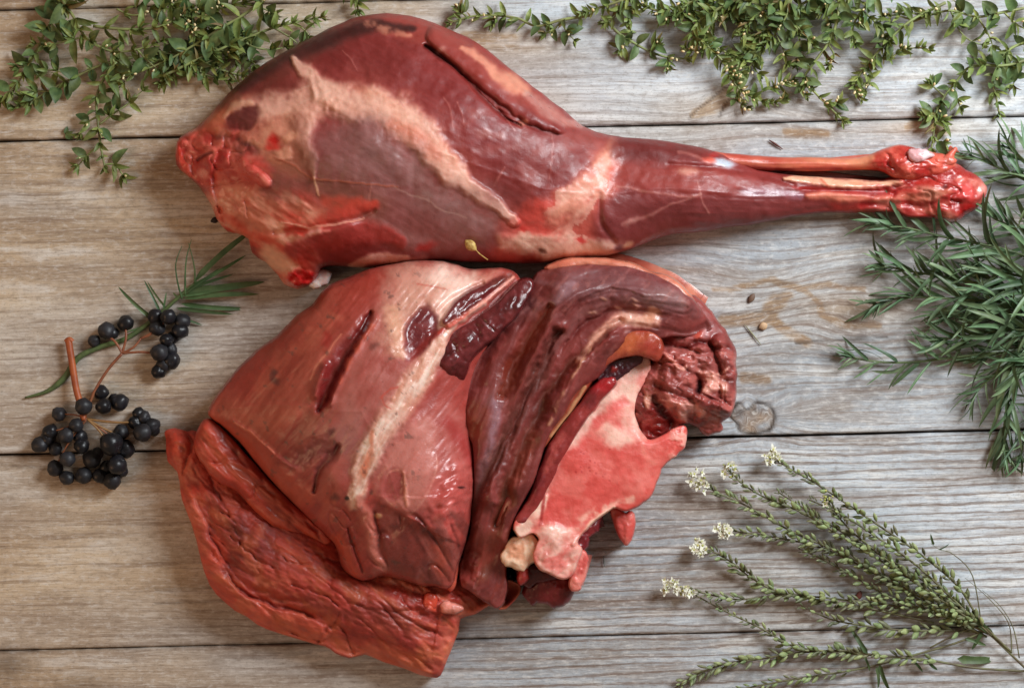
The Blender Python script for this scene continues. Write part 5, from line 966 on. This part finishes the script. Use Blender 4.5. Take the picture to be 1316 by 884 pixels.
# ---- tarragon ---------------------------------------------------------------
TAR = plain_mat('tarragon_leaf', (104, 128, 92), .42, c2=(78, 102, 72), scale=120, trans=.18, objvar=.5, bump=.0004)
TARS = plain_mat('tarragon_stem', (104, 120, 78), .5, c2=(80, 94, 60), scale=80)
AL = [leaf_mesh('tarragon_leaf', lance(w), f, c, tw, TAR, 9, b) for w, f, c, tw, b in ((.056, .5, .10, .3, .1), (.066, .4, .22, -.4, -.12), (.048, .6, -.06, .5, .22), (.060, .3, .36, 0, -.22), (.074, .35, .16, .7, .04), (.052, .5, .05, -.6, -.3), (.062, .2, .3, 1.1, .3))]
def tarragon(label, mains, seed, gap=8.5, size=62, spread=(16, 50), tip=6):
    g = random.Random(seed); P0 = path3(mains[0])
    root = thing('tarragon_sprig', (P0[0].x, P0[0].y, 0), label, 'herb sprig', 'tarragon sprigs at the right edge')
    for mi, pts in enumerate(mains):
        P = path3(pts); L = arc(P); n = len(P)
        link('stem', tube_mesh('stem', sub(P, root.location), [S * (2.6 - 1.6 * i / n) for i in range(n)], TARS, 7), root)
        k = int(L / (gap * .62))
        for i in range(k):
            t = (i + g.uniform(.1, .9)) / k; pos, d = at_len(P, t); sgn = 1 if (i + g.randint(0, 1)) % 2 else -1
            yaw = sgn * R(g.uniform(*spread) + (g.uniform(10, 40) if g.random() < .15 else 0)) * (1.1 - .55 * t); pit = R(g.uniform(-4, 38)); ln = size * 1.15 * (1.1 - .55 * t ** 1.8) * g.uniform(.55, 1.15)
            if pos.z / S < 9: pit = abs(pit)
            place('leaf', g.choice(AL), root, pos, turn(d, yaw, pit), g.uniform(-1.2, 1.2), (ln * S, max(ln, 34) * S * g.uniform(.8, 1.25), ln * S))
        for _ in range(tip):
            pos, d = at_len(P, g.uniform(.93, 1)); place('leaf', g.choice(AL), root, pos, turn(d, R(g.uniform(-38, 38)), R(g.uniform(0, 45))), g.uniform(-1, 1), (size * S * g.uniform(.25, .5), size * S * g.uniform(.35, .6), size * S * .4))
    return root
tarragon('uppermost tarragon sprig, behind the hoof joint', [[(1400,262,18),(1350,246,22),(1310,228,22),(1275,212,18),(1248,200,12)], [(1340,240,22),(1320,210,18),(1296,190,12)]], 41)
tarragon('tarragon sprig lying just below the hoof joint, pointing left', [[(1400,352,22),(1340,336,26),(1280,318,26),(1220,306,22),(1170,294,18),(1128,286,12)]], 42, 7, 66)
tarragon('tarragon sprig level with the wood figure, second from below', [[(1400,402,24),(1345,394,28),(1285,388,26),(1225,384,20),(1165,382,14),(1122,392,8)]], 43, 7, 64)
tarragon('short tarragon sprig between the two long left pointing ones', [[(1400,392,20),(1330,372,24),(1270,366,22),(1215,356,18),(1165,348,12),(1132,340,9)]], 44, 7.5, 60)
tarragon('slender tarragon sprig with a small curled tip over the dark crack', [[(1400,448,14),(1340,446,16),(1280,452,15),(1220,460,12),(1165,466,9),(1120,464,8),(1090,458,6)]], 45, 14, 54, (20, 55), 8)
tarragon('tarragon sprig bending down over the plank seam at the right edge', [[(1370,430,20),(1330,452,24),(1306,486,22),(1294,524,16),(1290,560,10),(1293,588,6)]], 46, 7, 62, (10, 42))
tarragon('tarragon sprig right of the hoof joint, level with it', [[(1410,310,20),(1360,302,22),(1320,296,20),(1288,286,14),(1270,276,9)]], 47, 8, 58)
tarragon('dense tarragon sprig filling the middle of the bunch', [[(1410,420,30),(1350,424,34),(1300,424,32),(1250,430,24),(1205,438,16)], [(1410,370,30),(1350,362,34),(1296,352,30),(1252,344,24)]], 48, 6.5, 64)
tarragon('tarragon sprig whose leaves hang below the bunch near the seam', [[(1390,450,22),(1340,462,24),(1300,472,20),(1268,490,14),(1250,512,9)], [(1345,500,18),(1322,540,14),(1312,585,8)]], 49, 8, 58, (14, 50))

tarragon('short thick tarragon sprig under the dense one near the right edge', [[(1400,440,16),(1340,436,18),(1290,412,16),(1245,404,12),(1210,408,9)], [(1340,436,18),(1300,450,14),(1262,462,10)]], 50, 7, 60)
# ---- seed stalks --------------------------------------------------------------
POD = plain_mat('seed_pod', (142, 154, 106), .45, c2=(108, 122, 80), scale=260, objvar=.32, sss=.05)
POD2 = plain_mat('dark_seed_pod', (116, 120, 88), .5, c2=(94, 96, 72), scale=260, objvar=.35)
STK = plain_mat('stalk', (112, 112, 76), .55, c2=(92, 80, 60), scale=120)
SLF = plain_mat('stalk_leaf', (84, 104, 64), .5, c2=(64, 84, 50), scale=160, trans=.2, objvar=.2)
WHT = plain_mat('white_petal', (246, 244, 232), .6, c2=(232, 228, 206), scale=300, trans=.2)
YEL = plain_mat('flower_heart', (196, 190, 110), .6, c2=(150, 156, 84), scale=400)
def pod_mesh(mat, w, flat, beak):
    vs, fs = [], []; n, m = 6, 8
    for i in range(n + 1):
        t = i / n; r = w * math.sin(math.pi * min(max(t, .03), .985)) ** .7 + (0.01 if i == n else 0)
        for k in range(m):
            a = 2 * math.pi * k / m; vs.append((t, r * math.cos(a), r * flat * math.sin(a) + beak * math.sin(t * 3)))
    for i in range(n):
        for k in range(m): fs.append((i * m + k, i * m + (k + 1) % m, (i + 1) * m + (k + 1) % m, (i + 1) * m + k))
    return raw_mesh('seed_pod', vs, fs, mat)
PODS = [pod_mesh(POD, .19, .75, .05), pod_mesh(POD, .23, .6, 0), pod_mesh(POD2, .14, .8, .08), pod_mesh(POD2, .18, .6, 0)]
SL = [leaf_mesh('stalk_leaf', lance(w), f, c, tw, SLF, 7) for w, f, c, tw in ((.10, .5, .2, .3), (.13, .3, .3, -.4))]
PET = leaf_mesh('petal', lambda t: .30 * math.sin(math.pi * min(.97, t ** .6 * .8 + .08)), .2, .15, 0, WHT, 4)
HRT = raw_mesh('flower_heart', [(0, 0, -.5), (.5, 0, 0), (0, .5, 0), (-.5, 0, 0), (0, -.5, 0), (.3, .3, .45), (-.3, .3, .45), (-.3, -.3, .45), (.3, -.3, .45)], [(0, 2, 1), (0, 3, 2), (0, 4, 3), (0, 1, 4), (1, 2, 5), (2, 3, 6), (2, 6, 5), (3, 4, 7), (3, 7, 6), (4, 1, 8), (4, 8, 7), (1, 5, 8), (5, 6, 7, 8)], YEL)
def stalk(label, pts, seed, head=None, pods=(0.05, .95), gap=3.6, size=14.5, twigs=()):
    """head: None or (flower radius px, whiteness); pods between two fractions of the way from base to head"""
    g = random.Random(seed); P0 = path3(pts)
    root = thing('seed_stalk', (P0[0].x, P0[0].y, 0), label, 'seed stalk', 'seed stalks fanned out at the lower right')
    for mi, pt in enumerate([pts] + list(twigs)):
        P = path3(pt); L = arc(P); n = len(P)
        link('stem', tube_mesh('stem', sub(P, root.location), [S * (1.6 - .7 * i / n) for i in range(n)], STK, 6), root)
        k = int(L * (pods[1] - pods[0]) / gap)
        for i in range(k):
            t = pods[0] + (pods[1] - pods[0]) * (i + g.random()) / k; pos, d = at_len(P, t); sgn = (-1, 1)[i % 2] if g.random() < .8 else 0
            late = max(0, (t - .6) / .4); ln = size * (1 - .58 * late) * g.uniform(.75, 1.15)
            dr = turn(d, sgn * R(g.uniform(14, 42)), R(g.uniform(-5, 50)) if sgn else R(g.uniform(25, 60)))
            me = g.choice(PODS[:2] if g.random() < .62 - .5 * late else PODS[2:])
            ped = g.uniform(2, 5) * S
            place('seed_pod', me, root, pos + dr * ped, dr, g.uniform(-.6, .6), ln * S)
        if mi == 0 and head:
            r, wht = head; pos, d = at_len(P, 1.0)
            for j in range(int(24 * wht) + 5):
                a = g.uniform(0, 6.28); rr = r * math.sqrt(g.random()); c = pos + Vector((math.cos(a) * rr, math.sin(a) * rr, g.uniform(2, 9))) * S + d * S * g.uniform(-3, 4)
                fl = place('flower', HRT, root, c, turn(d, g.uniform(-1, 1), R(g.uniform(0, 60))), 0, S * g.uniform(2.6, 4.0))
                if g.random() < wht:
                    a0 = g.uniform(0, 6.28)
                    for q in range(4):
                        o = link('petal', PET, fl); aa = a0 + q * 1.57 + g.uniform(-.3, .3)
                        o.matrix_local = Matrix.Rotation(aa, 4, 'Z') @ Matrix.Rotation(-g.uniform(.3, 1.0), 4, 'Y') @ Matrix.Scale(g.uniform(1.3, 2.1), 4)
            for j in range(12):
                pos, d = at_len(P, g.uniform(.9, 1)); dr = turn(d, R(g.uniform(-60, 60)), R(g.uniform(0, 60))); place('seed_pod', PODS[2 + j % 2], root, pos, dr, 0, (7 * S, 4.5 * S, 4.5 * S))
    return root
B = (1262, 806)
stalk('seed stalk with the uppermost white flower head', [(1300,838,10),(1262,800,16),(1230,752,18),(1180,710,18),(1110,662,18),(1050,622,16),(1015,602,14),(992,588,12)], 61, (10, .9), (.22, .93))
stalk('seed stalk whose pale head leans on the top left pair', [(1272,812,12),(1220,776,18),(1160,738,20),(1090,694,20),(1030,658,18),(985,640,16),(955,622,14),(937,604,13)], 62, (9, .5), (.05, .92))
stalk('seed stalk with the white head nearest the sawn bone', [(1270,814,10),(1215,786,14),(1150,748,16),(1085,712,16),(1020,684,14),(960,650,12),(920,632,12),(899,616,12)], 63, (13, .8), (.05, .9))
stalk('seed stalk ending in a yellowish head in the middle of the fan', [(1276,814,10),(1235,788,20),(1180,750,22),(1130,712,22),(1092,680,20),(1072,656,18),(1062,640,17)], 64, (8, .3), (.08, .92))
stalk('seed stalk with the fourth white head from the top', [(1268,818,8),(1220,792,10),(1160,758,12),(1105,726,12),(1050,702,10),(995,690,9),(955,684,9),(928,680,10)], 65, (9, .7), (.05, .93))
stalk('seed stalk whose white head bends down left beside the pair', [(1200,800,6),(1120,782,7),(1060,772,7),(1005,762,7),(965,742,8),(940,722,9),(915,708,9),(898,702,10)], 66, (11, .95), (.08, .92))
stalk('long level seed stalk with the leftmost white head', [(1272,812,6),(1225,790,8),(1150,778,9),(1080,770,9),(1010,764,9),(950,770,9),(905,762,9),(862,752,10)], 67, (10, .95), (.06, .9), 4)
stalk('drooping seed stalk crossing to the bottom row', [(1320,862,5),(1254,858,8),(1195,848,9),(1130,842,8),(1075,838,8),(1020,830,8),(980,808,8),(930,784,8),(882,758,9)], 68, (8, .7), (.22, .9), 4.6)
stalk('bottom seed stalk with plump green pods and no flowers', [(1130,842,8),(1080,836,8),(1030,838,8),(980,846,7),(935,852,7),(900,864,6),(870,882,6),(850,900,6)], 69, None, (.05, 1), 4, 15)
stalk('lowest seed stalk, cut by the bottom edge', [(1262,812,7),(1228,826,8),(1172,842,8),(1110,858,7),(1050,868,7),(1000,876,6),(950,886,6),(920,898,6)], 70, None, (.45, 1), 5, 13)
stalk('short seed stalk with large fat pods under the level one', [(1268,812,5),(1215,810,7),(1165,810,7),(1115,804,7),(1070,796,7),(1030,778,8)], 71, None, (.1, 1), 6, 18)
stalk('upright seed stalk in the densest part of the fan', [(1274,816,14),(1225,770,22),(1180,728,24),(1130,692,24),(1080,660,22),(1040,642,20)], 72, None, (.05, 1), 4.2, 13)
stalk('seed stalk running under the yellowish head', [(1270,812,8),(1225,774,12),(1175,738,13),(1120,706,13),(1070,676,12),(1025,648,10),(1000,632,9)], 73, None, (.05, 1), 3.4, 12)
stalk('seed stalk between the level one and the fourth head', [(1262,816,6),(1205,788,9),(1150,770,10),(1100,742,10),(1060,720,9),(1030,706,8)], 74, None, (.05, 1), 3.4, 13)
# the bare stem end with leaves that gathers the fan
root = thing('leafy_stalk', W(1262, 808, 0), 'leafy stalk base with small green leaves where the seed stalks meet', 'stalk')
for pt in ([(1340,880,6),(1305,846,9),(1262,808,12),(1235,812,10),(1195,832,8)], [(1262,808,12),(1250,740,16),(1225,712,14),(1208,706,12),(1196,698,12)], [(1300,838,8),(1296,800,8),(1270,768,8),(1240,742,8)], [(1310,845,7),(1302,806,6),(1285,778,6),(1262,758,6)]):
    P = path3(pt); link('stem', tube_mesh('stem', sub(P, root.location), [S * ((1.7 if pt[0][0] == 1340 else .9) - .7 * i / len(P)) for i in range(len(P))], STK, 6), root)
gl = random.Random(5)
for a, b, ln, wd, z in (((1258,800),(1278,818),24,1.8,16),((1252,792),(1264,806),20,2,18),((1262,812),(1248,838),26,1.2,10),((1170,846),(1192,866),24,1.0,8),((1190,846),(1212,872),22,1.0,8),((1230,846),(1300,852),52,1.0,8),((1168,842),(1160,852),20,1,9),((1115,840),(1092,806),40,1.0,10),((1130,852),(1142,888),40,1.0,8),((1126,856),(1132,884),30,.9,8),((1110,842),(1120,862),22,1,9),((1200,700),(1196,688),14,1.2,14),((1206,706),(1220,700),16,1,13),((1240,820),(1268,828),30,1.1,9),((1225,770),(1250,790),22,1,16),((1085,712),(1100,696),18,.8,22)):
    A_, B_ = W(*a, z), W(*b, z + 2); place('leaf', SL[gl.randint(0, 1)], root, A_, B_ - A_, gl.uniform(-.5, .5), (ln * S, ln * S * wd, ln * S))

# ---- rosemary sprig and berries on the left ------------------------------------
ROS = plain_mat('long_leaf', (92, 118, 78), .42, c2=(70, 98, 62), scale=120, trans=.15, objvar=.3)
RL = [leaf_mesh('long_leaf', lance(w), f, c, tw, ROS, 12) for w, f, c, tw in ((.05, .4, .06, .2), (.045, .5, .12, -.3), (.055, .3, .02, .4))]
root = thing('herb_sprig', W(100, 460, 0), 'green herb sprig with narrow leaves lying behind the black berries', 'herb sprig')
P = path3([(32,511,2),(62,502,3),(84,484,4),(100,460,5),(128,446,5),(160,436,5),(190,416,6),(214,396,8),(236,376,9),(254,362,9)])
link('stem', tube_mesh('stem', sub(P, root.location), [S * (4.2 - 3.0 * abs(i / len(P) - .25)) * (.35 + .65 * min(1, i / 8)) for i in range(len(P))], plain_mat('sprig_stem', (92, 110, 66), .5, c2=(76, 90, 58)), 7), root)
for i, (a, b, z0, z1, w) in enumerate((((250,362),(326,291),10,22,1.1),((246,368),(316,330),10,14,.9),((240,376),(340,362),9,6,1.2),((236,384),(332,376),8,5,1),((232,390),(320,400),7,4,1.1),((226,396),(300,404),6,4,.9),((214,404),(260,417),6,3,1.1),((232,380),(296,372),9,12,1),((240,372),(300,352),10,14,.8),((198,410),(150,369),8,8,1.1),((206,402),(186,360),9,16,1.2),((196,412),(164,384),8,14,1),((214,396),(188,362),9,13,1),((210,398),(214,376),9,14,1.2),((190,418),(160,428),6,4,1),((230,384),(222,376),9,12,1.3),((236,378),(282,346),10,18,.9),((244,372),(272,366),9,12,.9))):
    A_, B_ = W(*a, z0), W(*b, z1); d = B_ - A_; ln = d.length; place('leaf', RL[i % 3], root, A_, d, (-.4, .3, 0)[i % 3], (ln, max(ln, 34 * S) * w * .95, ln))
for pt in ([(234,384,9),(228,362,16),(226,338,18),(234,316,14)], [(238,380,9),(238,352,18),(240,330,20),(246,308,16)], [(250,364,10),(250,346,18),(246,326,20),(242,312,18)]):
    P = path3(pt); link('leaf', tube_mesh('thin_leaf', sub(P, root.location), [S * (1.5 - 1.2 * i / len(P)) for i in range(len(P))], ROS, 5), root)

BER = plain_mat('black_berry', (30, 29, 33), .36, c2=(22, 21, 24), scale=180, spec=.35, objvar=.3, bump=.0008)
BER2 = plain_mat('bloomed_berry', (48, 47, 51), .48, c2=(28, 27, 30), scale=140, spec=.35, objvar=.2, bump=.0008)
BST = plain_mat('berry_stem', (150, 92, 62), .5, c2=(122, 70, 50), scale=150); BST2 = plain_mat('berry_stalk', (176, 92, 48), .5, c2=(146, 70, 38), scale=150)
def berry_mesh(mat, seed):
    g = np.random.default_rng(seed); vs, fs = [], []; n, m = 10, 14
    for i in range(n + 1):
        th = math.pi * i / n
        for k in range(m):
            ph = 2 * math.pi * k / m; r = 1 + .05 * math.sin(3 * ph + seed) * math.sin(th) + .045 * math.sin(7 * th + 2 * ph + seed) * math.sin(th) ** 2 + .04 * math.sin(5 * ph + 2 * th + seed) * math.sin(th)
            if i == n: r = .86
            if i == n - 1: r *= .97
            vs.append((r * math.sin(th) * math.cos(ph) * .97, r * math.sin(th) * math.sin(ph), -r * math.cos(th) * .97))
    for i in range(n):
        for k in range(m): fs.append((i * m + k, i * m + (k + 1) % m, (i + 1) * m + (k + 1) % m, (i + 1) * m + k))
    return raw_mesh('berry', vs, fs, mat)
BM = [berry_mesh(BER, 1), berry_mesh(BER, 2), berry_mesh(BER, 3), berry_mesh(BER2, 4), berry_mesh(BER2, 5)]
CAL = raw_mesh('calyx', [(math.cos(k * math.pi / 5) * (.30 if k % 2 else .16), math.sin(k * math.pi / 5) * (.30 if k % 2 else .16), .06 if k % 2 else 0) for k in range(10)] + [(0, 0, -.05)], [(k, (k + 1) % 10, 10) for k in range(10)], BER2)
root = thing('berry_sprig', W(108, 540, 0), 'sprig of shiny black berries on reddish stalks', 'berry sprig')
def stem(pts, r0, r1, m=BST, name='stem'):
    P = path3(pts); link(name, tube_mesh(name, sub(P, root.location), [S * (r0 + (r1 - r0) * i / len(P)) for i in range(len(P))], m, 7), root)
stem([(88,436,9),(90,450,10),(94,475,11),(98,500,13),(104,522,16),(108,540,18)], 4.6, 4.2, BST2, 'stalk')
stem([(85,439,9),(89,436,10),(93,439,9)], 3.6, 3.4, BST2, 'stalk_end')
HUB = (157, 454, 15)
stem([(108,540,16),(120,506,16),(138,476,15),HUB], 1.9, 1.9)
berries = [(121,438,10),(137,425,13),(145,428,10),(161.6,415,11.5),(200,407,11),(216,407,13),(234,413,11.5),(231,425,11),(202,421,12),(214,437,12),(205,453,13),(219,449,11.5),(220.5,463,11),(211,468,11),(204,477,10.5),(222,434,10),
 (76,532,11.5),(107.5,522,13),(130,504,12.5),(133,522,12.5),(153.5,517,12),(146,512,9),(185,536,11.5),(174,543,11),(195.6,547,11),(183,556,12.5),(198,553,10),(178,531,9),(98,546.6,12.5),(85,559.5,12.5),(64.5,555,11.5),(51.6,571,11.5),(62,563,10.5),(71,576,11.5),(105,573,13),(103,561,11),(87,589.5,12.5),(71,601,11.5),(86,614,11.5),(107.5,611,11.5),(118,590,12),(125,583,11),(155.6,555,12.5),(143,570,15),(161,577,11.5),(150.5,597,13.5),(129,611,11.5),(144,617,11.5),(156,605,11),(137,600,10)]
top = {(98,546.6),(85,559.5),(105,573),(87,589.5),(107.5,522),(133,522),(205,453),(216,407),(183,556),(150.5,597),(143,570),(214,437)}
gb = random.Random(3); ends = []
for x, y, r in berries:
    r = r * gb.uniform(.76, 1.05); up = (x, y) in top; z = r * (2.05 if up else 1.0) + (1 if up else 0)
    bloom = x < 125 and y > 515
    me = BM[gb.choice((3, 4, 3, 0)) if bloom else gb.choice((0, 1, 2, 1, 3))]
    o = link('berry', me, root); o.location = W(x, y, z) - root.location
    sc = r * S * D / D; o.scale = (sc * gb.uniform(.96, 1.03), sc * gb.uniform(.94, 1.02), sc * gb.uniform(.93, 1.0))
    o.rotation_euler = (gb.uniform(-1.1, 1.1), gb.uniform(-1.1, 1.1), gb.uniform(0, 6.28))
    c = link('calyx', CAL, o); c.location = (0, 0, .86)
    ends.append((x, y, z))
def twig(hub, targets, mat=BST, r=1.25):
    for (x, y, z) in targets:
        mx, my, mz = (hub[0] + x) / 2 + gb.uniform(-3, 3), (hub[1] + y) / 2 + gb.uniform(-3, 3), (hub[2] + z) / 2 + 2
        stem([hub, (mx, my, mz), (x, y, z)], r, r * .8, mat, 'twig')
twig(HUB, [(139,432,13),(161,420,12),(181,435,14),(206,456,13)], r=1.7); twig((181,435,14), [(200,421,12),(214,412,14)]); twig((206,456,13), [(212,440,14),(220,462,11)])
H2 = (112, 538, 20); twig(H2, [e for e in ends if e[1] > 500][0::7] , r=1.1); twig(H2, [(140,574,16),(176,542,12),(150,558,14)], plain_mat('pale_twig', (150, 112, 68), .5), 1.5)

# ---- small things lying about -----------------------------------------------------
o = link('dried_bud', raw_mesh('dried_bud', *(lambda m: ([v.co[:] for v in m.vertices], [tuple(f.vertices) for f in m.polygons]))(pod_mesh(None, .36, .8, .1)), plain_mat('dried_bud', (206, 176, 104), .6, c2=(160, 120, 62), scale=500)))
BUDZ = float(LEGP.z[np.argmin((LEGP.x - 606) ** 2 + (LEGP.y - 314) ** 2)]) + 4
o.location = W(598, 309, BUDZ); o.scale = (18 * S,) * 3; o.rotation_euler = (.2, 0, R(-42)); o['label'] = 'small dried straw coloured bud stuck on the near side of the leg'; o['category'] = 'dried bud'
P = path3([(610,319,BUDZ),(616,326,BUDZ),(627,334,BUDZ+2)]); link('thread', tube_mesh('thread', [(p - o.location) for p in P], [S * .8] * len(P), o.data.materials[0], 5)).parent = o
th_ = [c for c in o.children][0]; th_.matrix_parent_inverse = Matrix.Identity(4)
me_ = th_.data
mi_ = (Matrix.LocRotScale(None, o.rotation_euler, o.scale)).inverted()
for v in me_.vertices: v.co = mi_ @ v.co
def pebble(name, x, y, r, c, label, cat, stretch=1.0, rot=0):
    m = bpy.data.meshes.new(name); src = pod_mesh(None, .5, .8, .0)
    m.from_pydata([((v.co.x - .5) * 1.0, v.co.y, v.co.z) for v in src.vertices], [], [tuple(f.vertices) for f in src.polygons]); m.polygons.foreach_set('use_smooth', [True] * len(m.polygons))
    m.materials.append(plain_mat(name, c, .6)); q = link(name, m); q.location = W(x, y, r * .42); q.scale = (2 * r * S * stretch, 2 * r * S, 1.1 * r * S); q.rotation_euler = (0, 0, R(rot)); q['label'] = label; q['category'] = cat
pebble('seed', 981, 419, 5.5, (206, 168, 130), 'round tan seed on the boards right of the joint', 'seed', 1, 20)
pebble('crumb', 966, 383, 4, (112, 84, 66), 'small brown crumb on the curved grain above the tan seed', 'crumb', 1.6, 60)
pebble('crumb', 276, 283, 4, (40, 26, 22), 'dark crumb beside the raw left edge of the leg', 'crumb', 1.4, 20)
pebble('crumb', 1104, 765, 4, (112, 58, 48), 'reddish crumb between the seed stalks', 'crumb', 1.6, 70)
def sliver(name, pts, r, c, label, cat):
    P = path3(pts); q = link(name, tube_mesh(name, sub(P, P[0]), [S * r * (1 - .7 * abs(2 * i / (len(P) - 1) - 1)) for i in range(len(P))], plain_mat(name, c, .7), 5)); q.location = P[0]; q['label'] = label; q['category'] = cat
sliver('splinter', [(988,180,1.2),(996,185,1.8),(1006,192,1.2)], 1.6, (96, 52, 44), 'thin dark splinter on the boards above the bare shank', 'splinter')
sliver('splinter', [(957,417,1.0),(966,428,1.4),(978,443,1.0)], 1.2, (150, 146, 116), 'faint straw sliver beside the tan seed', 'splinter')
sliver('splinter', [(776,714,1),(776,722,1.2),(777,728,1)], 1.0, (110, 118, 112), 'tiny grey sliver on the boards near the hanging scrap', 'splinter')
